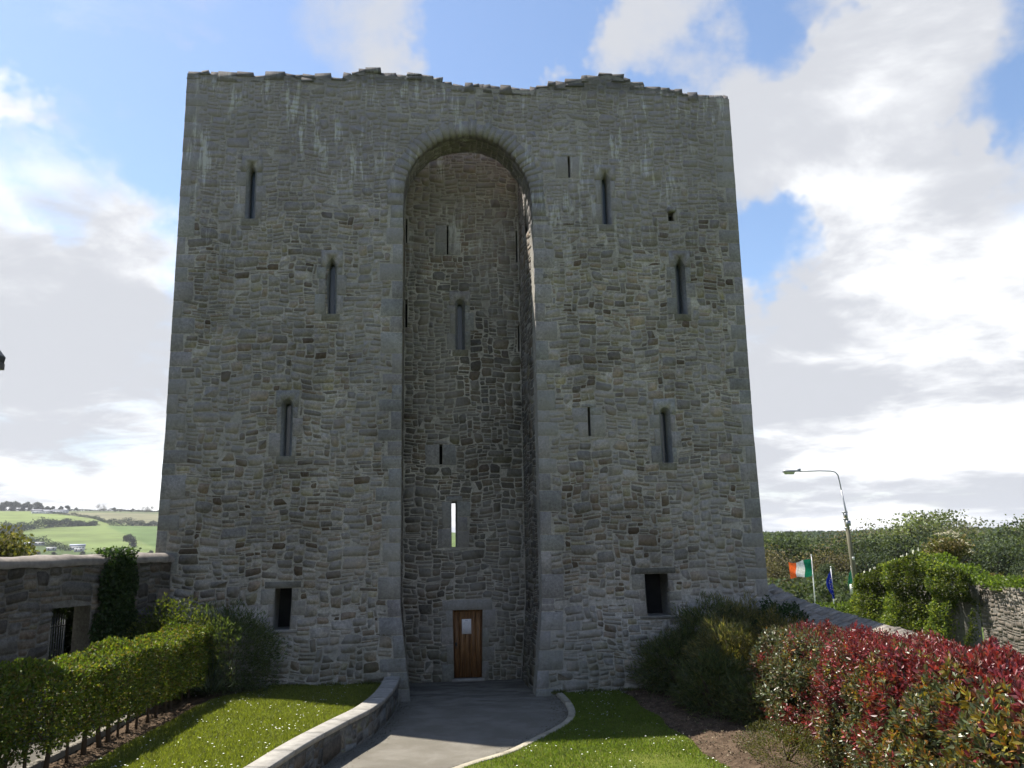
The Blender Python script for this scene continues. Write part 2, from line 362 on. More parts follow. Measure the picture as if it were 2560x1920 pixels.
for (a, b, z0, z1, kind, pl) in OPEN:
    fm = f_front if pl == 'f' else f_back; bl = blk_f if pl == 'f' else blk_b
    w = b-a; cxm = (a+b)/2
    if kind in ('lancet', 'round'):
        ch = .07; hh = .30; ztop = z1+.10; zs = z1-w*(.9 if kind == 'lancet' else .6)
        # head stone with a pointed or round notch
        o = w/2+ch
        if kind == 'lancet': notch = [(cxm+o, zs), (cxm+o*.55, zs+(z1-zs)*.75+.02), (cxm, z1+.10), (cxm-o*.55, zs+(z1-zs)*.75+.02), (cxm-o, zs)]
        else: notch = [(cxm+o*math.cos(t), zs+.02+(o*.95)*math.sin(t)) for t in np.linspace(0, math.pi, 9)]
        hw = .27+rsm.uniform(0, .05)
        ol = [(cxm-hw, zs-.03), (notch[-1][0], zs-.03)]+notch[::-1]+[(notch[0][0], zs-.03), (cxm+hw, zs-.03), (cxm+hw, z1+.30), (cxm-hw, z1+.30)]
        add_block('head_stone', cxm-hw, cxm+hw, zs, z1+.3, fm, outline=ol, proud=.018)
        bl.append((cxm-hw, cxm+hw, zs-.05, z1+.3))
        for s in (-1, 1):
            v = z0; k = 0 if s < 0 else 1
            while v < zs-.05:
                h = min(rsm.uniform(.38, .62), zs-.03-v); h = zs-.03-v if zs-.03-v-h < .2 else h
                ww = (.20 if k % 2 else .33)+rsm.uniform(-.02, .05); k += 1
                e0, e1 = (cxm-o-ww+ch, cxm-o) if s < 0 else (cxm+o, cxm+o+ww-ch)
                add_block('jamb_stone', e0, e1, v, v+h, fm, proud=.018); bl.append((e0, e1, v-.02, v+h)); v += h
        add_block('sill_stone', cxm-.24, cxm+.24, z0-.20, z0, fm, proud=.02, c=np.array((.15, .14, .10))); bl.append((cxm-.24, cxm+.24, z0-.2, z0))
    elif kind in ('slit', 'through'):
        k = 0
        if a > -1.7 and b < 1.5 or pl == 'f':
            for s in (-1, 1):
                v = z0-.02
                while v < z1-.05:
                    h = min(rsm.uniform(.35, .6), z1-v); h = z1-v if z1-v-h < .2 else h
                    ww = rsm.uniform(.22, .42); e0, e1 = (a-ww, a) if s < 0 else (b, b+ww)
                    add_block('jamb_stone', e0, e1, v, v+h, fm, proud=.012); bl.append((e0, e1, v-.02, v+h)); v += h
            add_block('lintel', a-.16, b+.16, z1, z1+.09+.06*(kind == 'through'), fm, proud=.02); bl.append((a-.16, b+.16, z1, z1+.12))
    elif kind == 'niche':
        for s in (-1, 1):
            v = z0; k = s > 0
            while v < z1-.05:
                h = min(rsm.uniform(.26, .42), z1-v); h = z1-v if z1-v-h < .15 else h
                ww = (.16 if k % 2 else .34); k += 1
                e0, e1 = (a-ww, a) if s < 0 else (b, b+ww)
                add_block('jamb_stone', e0, e1, v, v+h, fm, proud=.012, c=col_ashlar(0, 0, 0, 0, rsm)*np.array((1.0, .95, .86))); bl.append((e0, e1, v-.02, v+h)); v += h
        add_block('lintel', a-.25, b+.22, z1, z1+.16, fm, proud=.02, c=np.array((.125, .118, .10))); bl.append((a-.25, b+.22, z1, z1+.17))
        add_block('sill_stone', a-.2, b+.2, z0-.08, z0, fm, proud=.035, c=np.array((.14, .13, .11))); bl.append((a-.2, b+.2, z0-.08, z0))
    elif kind == 'door':
        for s in (-1, 1):
            v = .0; k = s > 0
            while v < z1-.05:
                h = min(rsm.uniform(.34, .52), z1-v); h = z1-v if z1-v-h < .15 else h
                ww = (.20 if k % 2 else .36); k += 1
                e0, e1 = (a-ww, a) if s < 0 else (b, b+ww)
                add_block('jamb_stone', e0, e1, v, v+h, fm, proud=.012); bl.append((e0, e1, v-.02, v+h)); v += h
        add_block('lintel', a-.28, b+.26, z1, z1+.28, fm, proud=.014); bl.append((a-.28, b+.26, z1, z1+.28))
    bl.append((a-.05, b+.05, z0-.02, z1+.06) if kind in ('lancet', 'round') else (a-.03, b+.03, z0, z1+.02))
for (a, b, z0, z1, k, pl) in HOLES: blk_f.append((a, b, z0, z1))
# quoins along the four vertical arrises
def quoins(side, inner):
    v = -.3; k = 0
    while v < (12.1 if inner else float(crest(side*7.6))-.62):
        h = rsm.uniform(.28, .60); wide = rsm.uniform(.42, .62) if k % 2 == 0 else rsm.uniform(.22, .34); k += 1
        if inner: wide *= 1.05
        if inner: e0, e1 = (RI-.012, RI+wide) if side > 0 else (-RI-wide, -RI+.012)
        else: e0, e1 = (HW-wide, HW+.012) if side > 0 else (-HW-.012, -HW+wide)
        c = col_ashlar(0, 0, 0, 0, rsm)
        if v > 11: c = c*1.05
        add_block('quoin', e0, e1, v, v+h, f_front, proud=.012, gap=.011, back=-.30, c=c)
        blk_f.append((e0-.02, e1, v-.01, v+h)); v += h
for sd_ in (-1, 1):
    quoins(sd_, True); quoins(sd_, False)
# voussoirs right through the arch slab
seg = np.hypot(*np.diff(ARC, axis=0).T); S = np.concatenate([[0], np.cumsum(seg)]); tot = S[-1]
def on_arc(s): return np.array([np.interp(s, S, ARC[:, 0]), np.interp(s, S, ARC[:, 1])])
s = 0.; edges = [0.]
while s < tot-.1: s += rsm.uniform(.13, .21) if .75 < s < tot-.95 else rsm.uniform(.3, .4); edges.append(min(s, tot))
edges[-1] = tot
def arc_n(s):
    t = on_arc(min(s+.12, tot))-on_arc(max(s-.12, 0)); t /= np.linalg.norm(t); return np.array((-t[1], t[0]))
for a, b in zip(edges[:-1], edges[1:]):
    Lr = rsm.uniform(.30, .50); p0, p1 = on_arc(a+.006), on_arc(b-.006); n0, n1 = arc_n(a), arc_n(b)
    q = np.array([p0, p1, p1+n1*Lr, p0+n0*Lr]); pr = rsm.uniform(.0, .008)
    V = f_front(np.concatenate([q[:, 0], q[:, 0]]), np.concatenate([q[:, 1], q[:, 1]]), np.array([pr]*4+[-.28-.05*rsm.random()]*4))
    F = [(0, 1, 2, 3)[::-1], (4, 5, 6, 7), (0, 4, 5, 1)[::-1], (1, 5, 6, 2)[::-1], (2, 6, 7, 3)[::-1], (3, 7, 4, 0)[::-1]]
    PARTS.append(('voussoir', .09, V, F, col_ashlar(0, 0, 0, 0, rsm)*rsm.uniform(.80, .98)))
# rubble vault behind the dressed ring, soffit shade put into its darker colour
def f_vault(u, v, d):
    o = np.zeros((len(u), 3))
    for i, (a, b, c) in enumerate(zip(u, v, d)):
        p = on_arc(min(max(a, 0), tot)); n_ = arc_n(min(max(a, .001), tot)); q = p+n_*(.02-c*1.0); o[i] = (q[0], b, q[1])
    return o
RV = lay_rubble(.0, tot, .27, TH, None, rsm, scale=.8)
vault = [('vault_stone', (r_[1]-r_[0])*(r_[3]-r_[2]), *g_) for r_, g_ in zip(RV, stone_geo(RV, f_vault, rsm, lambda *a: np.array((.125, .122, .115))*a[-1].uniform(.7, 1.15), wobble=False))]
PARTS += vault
def rect_block(rects):
    def f(U, V):
        o = np.zeros(U.shape, bool)
        for (a, b, c, d) in rects: o |= (U > a) & (U < b) & (V > c) & (V < d)
        return o
    return f
rb = rect_block(blk_f)
def blocked_front(U, V):
    o = rb(U, V); mid = (np.abs(U) < RI)
    o |= mid & (V < arch_z(U)); o |= (V > 12.2) & (poly_d(U, V) < .37) & (np.abs(U) < 2.6)
    return o
RUB = lay_rubble(-HW+.02, HW-.02, -.35, 17.1, blocked_front, rsm, scale=.78, vtop=lambda u: crest(u)-.20)
def geo_clip(r): return r
stones = [('stone', (r[1]-r[0])*(r[3]-r[2]), *g) for r, g in zip(RUB, stone_geo(RUB, f_front, rsm, col_front))]
rbk = rect_block(blk_b)
RB = lay_rubble(-RI+.02, 1.60, -.1, 15.85, rbk, rsm, scale=.78, thin=.45)
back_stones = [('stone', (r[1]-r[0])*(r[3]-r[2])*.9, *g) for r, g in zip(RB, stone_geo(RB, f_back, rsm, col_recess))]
def rv_block(U, V): return (U < .32) & (V < 12.4) | (V > 12.3) & (U < TH)
rv = []
for fm in (f_left, f_right):
    r = lay_rubble(.0, BY-.02, -.2, 15.85, rv_block, rsm, scale=.9, thin=.45)
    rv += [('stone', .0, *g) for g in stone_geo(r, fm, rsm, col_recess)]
sides = []
for fm in (f_outl, f_outr):
    r = lay_rubble(.33, DEP, -.3, 16.2, None, rsm, scale=1.35)
    if fm is f_outl: pass
    sides += [('stone', .0, *g) for g in stone_geo(r, fm, rsm, col_front)]
def fix_wind(V, F, ctr):
    return F
# rugged crest: loose blocks bedded on the wall head
u = -HW
while u < HW-.05:
    w = rsm.choice([.16, .22, .3, .42])*rsm.uniform(.85, 1.2); w = min(w, HW-u)
    top = float(crest(u+w/2)); base = top-.26
    nst = 2 if rsm.random() < .55 else 1
    zz0 = base-.02
    for q in range(nst):
        h = (.27/nst)+rsm.uniform(-.03, .035)
        du = rsm.uniform(-.02, .02); sb = Soup()
        y0, y1 = rsm.uniform(-.03, .04), rsm.uniform(.55, .85)
        P = np.array([(x, y, z) for z in (zz0, zz0+h) for y in (y0, y1) for x in (u-.015, u+w+.015)])
        P += rsm.uniform(-.03, .03, P.shape)*np.array((1, 1, .8))
        # worn upper arris
        P[4:, :2] = P[4:, :2].mean(0)+(P[4:, :2]-P[4:, :2].mean(0))*rsm.uniform(.80, .97)
        c = PAL[rsm.choice(8, p=[.25, .1, .25, .05, .05, .05, .24, .01])]*.62
        V = warp(P)
        F = [(0, 2, 3, 1), (4, 5, 7, 6), (0, 1, 5, 4), (2, 6, 7, 3), (0, 4, 6, 2), (1, 3, 7, 5)]
        PARTS.append(('crest_stone', w*h, V, F, c)); zz0 += h
    u += w
def emit_parts(root, plist, mat):
    for (nm, ar, V, F, c) in plist:
        s_ = Soup(); s_.add(V, F, c); s_.obj(nm, mat, root)
def emit_stuff(root, name, plist, mat):
    s_ = Soup()
    for (nm, ar, V, F, c) in plist: s_.add(V, F, c)
    o = s_.obj(name, mat, root); o['kind'] = 'stuff'; return o
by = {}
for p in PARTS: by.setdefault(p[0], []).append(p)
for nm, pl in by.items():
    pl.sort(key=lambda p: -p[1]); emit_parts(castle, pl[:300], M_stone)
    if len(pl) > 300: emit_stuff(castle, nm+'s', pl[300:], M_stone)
allst = sorted(stones+back_stones, key=lambda p: -p[1])
emit_parts(castle, allst[:300], M_stone)
emit_stuff(castle, 'rubble_stones', allst[300:]+rv+sides, M_stone)
# body (bedding mortar) as rectilinear sheets with real openings
body = Soup()
def sheet(fm, us, vs, keep=None, flip=False, c=(.2, .2, .2)):
    us, vs = np.array(us), np.array(vs); U, V = np.meshgrid(us, vs, indexing='ij'); P = fm(U.ravel(), V.ravel(), np.zeros(U.size)); nv = len(vs)
    F = []
    for i in range(len(us)-1):
        for j in range(nv-1):
            if keep and not keep(us[i], us[i+1], vs[j], vs[j+1]): continue
            f = (i*nv+j, (i+1)*nv+j, (i+1)*nv+j+1, i*nv+j+1); F.append(f[::-1] if flip else f)
    body.add(P, F, c)
def cuts(a, b, step, extra):
    e = [x for x in extra if a < x < b]; base = [x for x in np.arange(a, b+1e-6, step) if all(abs(x-q) > .02 for q in e)]
    return np.unique(np.round(base+[a, b]+e, 4))
fo = [o for o in OPEN+HOLES if o[5] == 'f']; bo = [o for o in OPEN if o[5] == 'b']
def reveal_rect(o):
    a, b, z0, z1, k, pl = o
    if k in ('lancet', 'round'): return (a-.07, b+.07, z0, z1+.10)
    return (a, b, z0, z1)
fr = [reveal_rect(o) for o in fo]; br = [reveal_rect(o) for o in bo]
def in_any(a, b, c, d, R): 
    x, z = (a+b)/2, (c+d)/2
    return any(q[0] < x < q[1] and q[2] < z < q[3] for q in R)
us = cuts(-HW, HW, .25, [q for r in fr for q in r[:2]]+[-RI, RI]+list(np.arange(-RI, RI, .09)))
vsx = cuts(-.5, 17.1, .25, [q for r in fr for q in r[2:]]+list(np.arange(12.3, 15.6, .09)))
def keep_f(a, b, c, d):
    if in_any(a, b, c, d, fr): return False
    m_ = (a+b)/2
    if abs(m_) < RI:
        if d < 12.3: return False
        if min(arch_z(a), arch_z(b)) < 12.36 and c < 13.2: return False
        if c < max(arch_z(a), arch_z(b), arch_z(m_))+.06: return False
    return True
U_, V_ = np.meshgrid(us, vsx, indexing='ij'); Vc = np.minimum(V_, crest(U_)-.12)
def f_front_c(u, v, d): return f_front(u, np.minimum(v, crest(u)-.12), d)
sheet(f_front_c, us, vsx, lambda a, b, c, d: keep_f(a, b, c, d) and c < float(crest((a+b)/2))-.12)
sheet(lambda u, v, d: f_vault(u, v, d-.004), np.linspace(0, tot, 50), [.2, .6, TH])
ub = cuts(-RI, 1.62, .3, [q for r in br for q in r[:2]]); vb = cuts(-.5, 15.85, .3, [q for r in br for q in r[2:]])
sheet(f_back, ub, vb, lambda a, b, c, d: not in_any(a, b, c, d, br))
yl = [0, .3, .6, TH, 1.5, BY]; zl = [-.5, 0, .3, .6, .9, 1.3, 1.7, 2.1, 4, 6.5, 9, 12.35]; zu = [12.35, 15.85]
sheet(f_left, yl, zl); sheet(f_left, [TH, BY], zu); sheet(f_right, yl, zl, flip=True); sheet(f_right, [TH, BY], zu, flip=True)
yo = list(np.linspace(0, DEP, 8)); zo = [-.5, 0, .4, .8, 1.2, 1.7, 2.1, 3, 5, 6.5, 9, 12, 16.25]
sheet(f_outl, yo, zo, flip=True); sheet(f_outr, yo, zo)
def f_rear(u, v, d): return warp(np.stack([u, DEP+d, v], 1))
sheet(f_rear, [-HW, -5, -RI], zo, flip=True); sheet(f_rear, [RI, 5, HW], zo, flip=True)
def f_in(xv): return lambda u, v, d: warp(np.stack([np.full_like(u, xv), u, v], 1))
sheet(f_in(-RI), [BT, 4.5, DEP], zo); sheet(f_in(RI), [BT, 4.5, DEP], zo, flip=True)
def f_bk2(u, v, d): return np.stack([u, np.full_like(u, BT), v], 1)
thr = [r for o, r in zip(bo, br) if o[4] == 'through']
sheet(f_bk2, cuts(-RI, RI, .5, list(thr[0][:2])), cuts(-.5, 15.85, .8, list(thr[0][2:])), lambda a, b, c, d: not in_any(a, b, c, d, thr), flip=True)
def f_top(zv): return lambda u, v, d: np.stack([u, v, np.full_like(u, zv)], 1)
sheet(f_top(15.85), [-RI, RI], [BY-.0, BT]); sheet(f_top(16.25), [-HW, -RI], [.7, DEP]); sheet(f_top(16.25), [RI, HW], [.7, DEP])
# wall head behind the crest, and rear face of the arch slab
uh = np.linspace(-HW, HW, 62)
def f_head(u, v, d): return np.stack([u, v, crest(u)-.14], 1)
sheet(f_head, uh, [0, .7])
def f_headback(u, v, d): return np.stack([u, np.full_like(u, .7), np.where(v > .5, crest(u)-.14, 16.2)], 1)
sheet(f_headback, uh, [0, 1], flip=True)
ua = np.linspace(-RI, RI, 40)
def f_slabback(u, v, d): return np.stack([u, np.full_like(u, TH), np.where(v > .5, 16.2, arch_z(u)+.05)], 1)
sheet(f_slabback, ua, [0, 1], flip=True)
def f_slabtop(u, v, d): return np.stack([u, v, np.full_like(u, 16.2)], 1)
sheet(f_slabtop, [-RI, RI], [.7, TH])
def f_pierin(xv): return lambda u, v, d: np.stack([np.full_like(u, xv), u, v], 1)
for xv in (-RI, RI): sheet(f_pierin(xv), [.7, TH, DEP], [15.85, 16.25], flip=xv > 0)
bo_ = body.obj('wall', M_mortar, castle)
# niches and reveals
for o in OPEN+HOLES:
    a, b, z0, z1, kind, pl = o; fm = f_front if pl == 'f' else f_back
    w = b-a; cxm = (a+b)/2; s_ = Soup()
    if kind in ('lancet', 'round'):
        def loop(g, top):
            h_ = w/2+g; zs = z1-w*(.9 if kind == 'lancet' else .6)
            if kind == 'lancet': t = [(cxm+h_, zs), (cxm+h_*.55, zs+(z1-zs)*.75+g*.3), (cxm, z1+top), (cxm-h_*.55, zs+(z1-zs)*.75+g*.3), (cxm-h_, zs)]
            else: t = [(cxm+h_*math.cos(q), zs+.02*(g > 0)+h_*.95*math.sin(q)) for q in np.linspace(0, math.pi, 9)]
            return np.array([(cxm-h_, z0), (cxm+h_, z0)]+t)
        A, B = loop(.07, .10), loop(0, 0); n = len(A); deep = .55
        P = np.vstack([A, B, B]); d = np.concatenate([np.full(n, .005), np.full(n, -.10), np.full(n, -deep)])
        V = fm(P[:, 0], P[:, 1], d); F = [(r*n+k, (r+1)*n+k, (r+1)*n+(k+1) % n, r*n+(k+1) % n) for r in (0, 1) for k in range(n)]
        s_.add(V, F, (.15, .155, .15)); w_o = s_.obj('window', M_stone, castle)
        g_ = Soup(); g_.add(fm(B[:, 0], B[:, 1], np.full(n, -.30)), [tuple(range(n))]); g_.obj('pane', M_glass, w_o)
    else:
        deep = {'slit': .5, 'niche': .75, 'door': .30, 'through': 1.2, 'hole': .3}[kind]
        P = np.array([(a, z0), (b, z0), (b, z1), (a, z1)]*2); d = np.array([0.]*4+[-deep]*4)
        if kind == 'slit': P[4:, 0] = cxm+(P[4:, 0]-cxm)*1.0
        V = fm(P[:, 0], P[:, 1], d); F = [(k, 4+k, 4+(k+1) % 4, (k+1) % 4) for k in range(4)]
        s_.add(V, F, (.14, .135, .12))
        nm = {'slit': 'arrow_slit', 'niche': 'window', 'door': 'doorway', 'through': 'window', 'hole': 'putlog_hole'}[kind]
        w_o = s_.obj(nm, M_stone, castle)
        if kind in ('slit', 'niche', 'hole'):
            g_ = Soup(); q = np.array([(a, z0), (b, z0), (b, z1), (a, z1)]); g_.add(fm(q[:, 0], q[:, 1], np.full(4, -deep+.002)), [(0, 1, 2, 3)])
            g_.obj('dark_cap', M_dark, w_o)  # flat black sheet painted for the unlit space behind
# stub corbel by the putlog hole
s_ = Soup(); s_.box(5.60, 5.82, -.12, .05, 12.70, 12.82, (.10, .10, .09)); s_.obj('corbel', M_stone, castle)
# oak door
M_oak, nto, bko = principled('oak', .6, .35)
gr = noise(pos(nto, 30, 30, 1.6), 1., 6, .65, .6, nt=nto)
cc = mixc(nto, mapr(gr.outputs[0], .35, .68, nt=nto), (.085, .038, .014), (.250, .125, .048))
nto.links.new(mixc(nto, .55, cc, mixc(nto, 1.0, cc, attr(nto), 'MULTIPLY'), 'MIX'), bko.inputs['Base Color']); bump(nto, bko, gr.outputs[0], .3, .005)
door = Soup(); yd = BY+.10
door.box(-.42, -.375, yd-.02, yd+.05, .06, 1.86, (.55, .5, .45)); door.box(.375, .42, yd-.02, yd+.05, .06, 1.86, (.55, .5, .45)); door.box(-.375, .375, yd-.02, yd+.05, 1.815, 1.86, (.5, .45, .4))
d_o = door.obj('door', M_oak, castle)
px = np.linspace(-.373, .373, 6)
for k in range(5):
    s_ = Soup(); q = rsm.uniform(.75, 1.25); s_.box(px[k]+.0025, px[k+1]-.0025, yd+.004*(k % 2), yd+.045, .075, 1.813, (q, q, q)); s_.obj('plank', M_oak, d_o)
s_ = Soup(); th = np.linspace(0, 2*math.pi, 15); s_.tube([(-.315+.032*math.sin(t), yd-.02, .92-.035+.036*math.cos(t)) for t in th], .007, 5, (.02, .02, .02), False); s_.box(-.345, -.285, yd-.012, yd+.002, .90, 1.0, (.02, .02, .02)); s_.obj('handle', M_iron, d_o)
s_ = Soup(); s_.box(-.44, .44, BY-.10, BY+.17, -.02, .065, (.3, .3, .3)); s_.obj('threshold', M_concrete, castle)
notice = thing('notice', (0, yd-.004, 1.4), 'small white paper notice pinned to the wooden castle door', 'notice')
s_ = Soup(); s_.box(-.155, .10, yd-.006, yd-.002, 1.215, 1.61, (.74, .72, .74)); s_.obj('sheet', M_col, notice)
s_ = Soup()
yy = 1.575
s_.box(-.07, .01, yd-.0075, yd-.0062, yy-.008, yy+.004, (.28, .28, .32)); yy -= .035
while yy > 1.24:
    a = rsm.uniform(.05, .105) if 1.3 < yy < 1.52 else rsm.uniform(.03, .09); s_.box(-.0275-a, -.0275+a, yd-.0075, yd-.0062, yy-.003, yy+.003, (.42, .42, .46)); yy -= .017
s_.obj('printed_line', M_col, notice)['kind'] = 'stuff'

# ------------------------------------------------------------------ terrain
def smooth(a, b, x): t = np.clip((np.asarray(x, float)-a)/(b-a), 0, 1); return t*t*(3-2*t)
def terr(x, y):
    X = x+1.15; Y = y+21.2; r = np.hypot(X, Y); az = np.degrees(np.arctan2(X, Y))
    wl = smooth(8, -12, az)*smooth(-150, -90, az); wr = smooth(8, 20, az)*smooth(150, 100, az)
    h = -.35-1.2*smooth(60, 110, r)-1.6*smooth(36, 60, r)*smooth(14, 20, az)*smooth(60, 50, az)
    h = h-5.0*smooth(60, 140, r)*(wl+.3)-7.0*smooth(62, 90, r)*wr
    h = h+1.5*wl*smooth(150, 400, r)+78.*np.clip((r-800)/900, 0, 1)*wl*(1-.25*smooth(1800, 3500, r))+12*smooth(200, 900, r)*(1-wl)
    h = h+np.where(r > 100, 1.2*np.sin(X*.011+1)*np.cos(Y*.009), 0)*wl*smooth(100, 300, r)*(1-smooth(500, 760, r))
    # the terrain stays below the raised garden
    return h
def hill_world(xd, yd):
    az = R_(-25.8+xd/345*8.7); e = (1188.7-7.4*xd/345-yd)*.000488
    lo, hi = 790., 1700.
    for _ in range(40):
        r = (lo+hi)/2; x = -1.15+r*math.sin(az); y = -21.2+r*math.cos(az)
        if (float(terr(x, y))-3.7)/r < e: lo = r
        else: hi = r
    return x, y, float(terr(x, y))
def hx(az): return (az+25.8)*345/8.7
azs = np.concatenate([np.arange(-180, -36, 6), np.arange(-36, -10, .22), np.arange(-10, 50, 1.0), np.arange(50, 180, 6)])
rs_ = np.concatenate([[0, 8, 16, 26, 34, 40, 46, 52, 60, 70, 80, 100, 130], [170, 240, 320, 420, 550, 680], np.linspace(780, 1710, 120), [1800, 2500, 3500, 5000]])
A_, RR = np.meshgrid(np.radians(azs), rs_, indexing='ij'); X_ = -1.15+RR*np.sin(A_); Y_ = -21.2+RR*np.cos(A_); Z_ = terr(X_, Y_)
na, nr = A_.shape
ii = np.arange(na); jj = np.arange(nr-1); I, J = np.meshgrid(ii, jj, indexing='ij'); I2 = (I+1) % na
Fq = np.stack([I*nr+J, I*nr+J+1, I2*nr+J+1, I2*nr+J], -1).reshape(-1, 4)
# field colours
E = (Z_-3.7)/np.maximum(RR, 1); xd = hx(np.degrees(A_)); ydp = 1188.7-7.4*xd/345-E/.000488
C_ = np.empty(A_.shape+(3,)); C_[:] = (.075, .105, .030)
hillm = (RR > 760) & (np.degrees(A_) < -8)
yA = np.interp(xd, [60, 90, 150, 215, 290, 345], [1108, 1109, 1113, 1121, 1133, 1138]); yM = np.interp(xd, [-200, 20, 60, 120, 200, 345, 700], [1170, 1152, 1143, 1136, 1134, 1134, 1134])
yL = np.interp(xd, [-100, 30, 150, 345], [1130, 1158, 1188, 1210])
C_[hillm & (ydp < yM)] = (.135, .168, .055)
C_[hillm & (ydp < yA) & (xd > 60)] = (.145, .140, .082)
C_[hillm & (ydp < 1107)] = (.105, .120, .060)
C_[hillm & (ydp >= yM)] = (.115, .148, .050)
C_[hillm & (ydp >= yM) & (ydp-1134 < (xd-225)*.42)] = (.085, .125, .042)
C_[hillm & (ydp >= yL)] = (.060, .085, .030)
Mt, ntt, bt = principled('pasture', 1., .05); nf = noise(pos(ntt, 1, 1, 1), .02, 8, .65, nt=ntt)
vv_ = ntt.nodes.new('ShaderNodeVectorMath'); vv_.operation = 'SCALE'; ntt.links.new(attr(ntt), vv_.inputs[0]); ntt.links.new(mapr(nf.outputs[0], .3, .7, .72, 1.28, nt=ntt, kind='LINEAR'), vv_.inputs['Scale']); ntt.links.new(vv_.outputs[0], bt.inputs['Base Color'])
g_me = mesh_np('ground', np.stack([X_, Y_, Z_], -1).reshape(-1, 3), Fq, C_.reshape(-1, 3), Mt, True)
tag(link('ground', g_me), kind='structure')

# ------------------------------------------------------------------ garden surfaces
def asphalt():
    m, nt, b = principled('tarmac', .95, .05); n = noise(pos(nt), 1.2, 6, .65, .3, nt=nt); f = noise(pos(nt), 90, 3, .8, nt=nt)
    c = mixc(nt, mapr(n.outputs[0], .38, .66, nt=nt), (.160, .143, .112), (.235, .215, .178))
    sp = nt.nodes.new('ShaderNodeSeparateXYZ'); nt.links.new(pos(nt), sp.inputs[0]); n2 = noise(pos(nt, 1, 2.4, 1), 1.1, 5, .6, nt=nt)
    c = mixc(nt, math_('MULTIPLY', mapr(sp.outputs[1], -3.2, .3, 0, .85, nt=nt), mapr(n2.outputs[0], .42, .60, nt=nt), nt=nt), c, (.072, .060, .042))
    c = mixc(nt, mapr(f.outputs[0], .35, .75, 0, .75, nt=nt), c, (.24, .23, .21)); g2 = noise(pos(nt), 260, 2, .8, nt=nt); c = mixc(nt, mapr(g2.outputs[0], .52, .7, 0, .7, nt=nt), c, (.05, .048, .042)); nt.links.new(c, b.inputs['Base Color']); bump(nt, b, f.outputs[0], 1.0, .02)
    return m
def sheet_obj(name, poly_fn, xs, ys, zf, mat, kind='structure'):
    U, V = np.meshgrid(xs, ys, indexing='ij'); P = poly_fn(U, V); P[..., 2] = zf(P[..., 0], P[..., 1]); a, b = U.shape
    I, J = np.meshgrid(np.arange(a-1), np.arange(b-1), indexing='ij'); F = np.stack([I*b+J, (I+1)*b+J, (I+1)*b+J+1, I*b+J+1], -1).reshape(-1, 4)
    n = a*b; return tag(link(name, mesh_np(name, P.reshape(-1, 3), F, np.full((n, 3), .1), mat, True)), kind=kind)
def ident(U, V): return np.stack([U, V, U*0], -1)
sheet_obj('path', ident, np.linspace(-4.6, 4.2, 12), np.linspace(-16, 3.2, 20), lambda x, y: x*0+.0, asphalt())
# retaining wall line (garden side face), from the castle towards the camera
RW = np.array([(-1.80, .25), (-1.80, -.6), (-1.84, -1.5), (-1.95, -2.7), (-2.22, -4.14), (-2.63, -5.32), (-3.13, -6.95), (-3.45, -8.3), (-3.9, -10.2), (-4.4, -12.5), (-4.9, -15)])
def curve_eval(C, s):
    d = np.hypot(*np.diff(C, axis=0).T); S = np.concatenate([[0], np.cumsum(d)]); return np.stack([np.interp(s, S, C[:, 0]), np.interp(s, S, C[:, 1])], -1), S[-1]
def smooth_curve(C, n=60):
    t = np.linspace(0, len(C)-1, n); i = np.clip(t.astype(int), 0, len(C)-2); f = (t-i)[:, None]
    Cp = np.vstack([2*C[0]-C[1], C, 2*C[-1]-C[-2]]); p0, p1, p2, p3 = Cp[i], Cp[i+1], Cp[i+2], Cp[i+3]
    return .5*((2*p1)+(-p0+p2)*f+(2*p0-5*p1+4*p2-p3)*f**2+(-p0+3*p1-3*p2+p3)*f**3)
RWs = smooth_curve(RW, 80); _, RWL = curve_eval(RWs, 0.)
def rw_pt(s, d):
    P, _ = curve_eval(RWs, s); Q, _ = curve_eval(RWs, np.asarray(s)+.05); Q0, _ = curve_eval(RWs, np.asarray(s)-.05); t = Q-Q0; t /= np.linalg.norm(t, axis=-1, keepdims=True)+1e-9
    n = np.stack([-t[..., 1], t[..., 0]], -1)   # towards the path (+x)
    return P+n*np.asarray(d)[..., None]
def lawn_z(x, y): return .42+.05*np.sin(x*.8+y*.5)*.5+.02*np.sin(x*2.3)*np.cos(y*1.7)
def grass_mat():
    m, nt, b = principled('turf', .9, .1); n = noise(pos(nt), 1.3, 6, .6, nt=nt); f = noise(pos(nt), 40, 4, .7, nt=nt)
    c = mixc(nt, mapr(n.outputs[0], .35, .68, nt=nt), (.090, .110, .016), (.130, .140, .026)); c = mixc(nt, mapr(f.outputs[0], .4, .7, 0, .6, nt=nt), c, (.04, .065, .012))
    nt.links.new(c, b.inputs['Base Color']); bump(nt, b, f.outputs[0], .8, .02); return m
M_turf = grass_mat()
def soil_mat():
    m, nt, b = principled('soil', 1., .1); n = noise(pos(nt), 6, 8, .75, nt=nt); f = noise(pos(nt), 35, 4, .7, nt=nt)
    c = mixc(nt, mapr(n.outputs[0], .35, .65, nt=nt), (.050, .034, .022), (.125, .088, .060)); c = mixc(nt, mapr(f.outputs[0], .55, .75, 0, .5, nt=nt), c, (.17, .13, .095))
    nt.links.new(c, b.inputs['Base Color']); bump(nt, b, n.outputs[0], 1.0, .06); return m
M_soil = soil_mat()
def left_poly(U, V):     # U 0..1 from bed edge to wall, V = curve length
    w = rw_pt(V, np.full_like(V, -.30)); bed = np.stack([np.interp(w[..., 1], [-15, -8, -5, -2.8, -1.6, -.9, .6], [-7.0, -6.45, -6.15, -5.95, -5.6, -4.9, -4.6]), w[..., 1]], -1)
    P = bed+(w-bed)*U[..., None]; return np.concatenate([P, P[..., :1]*0], -1)
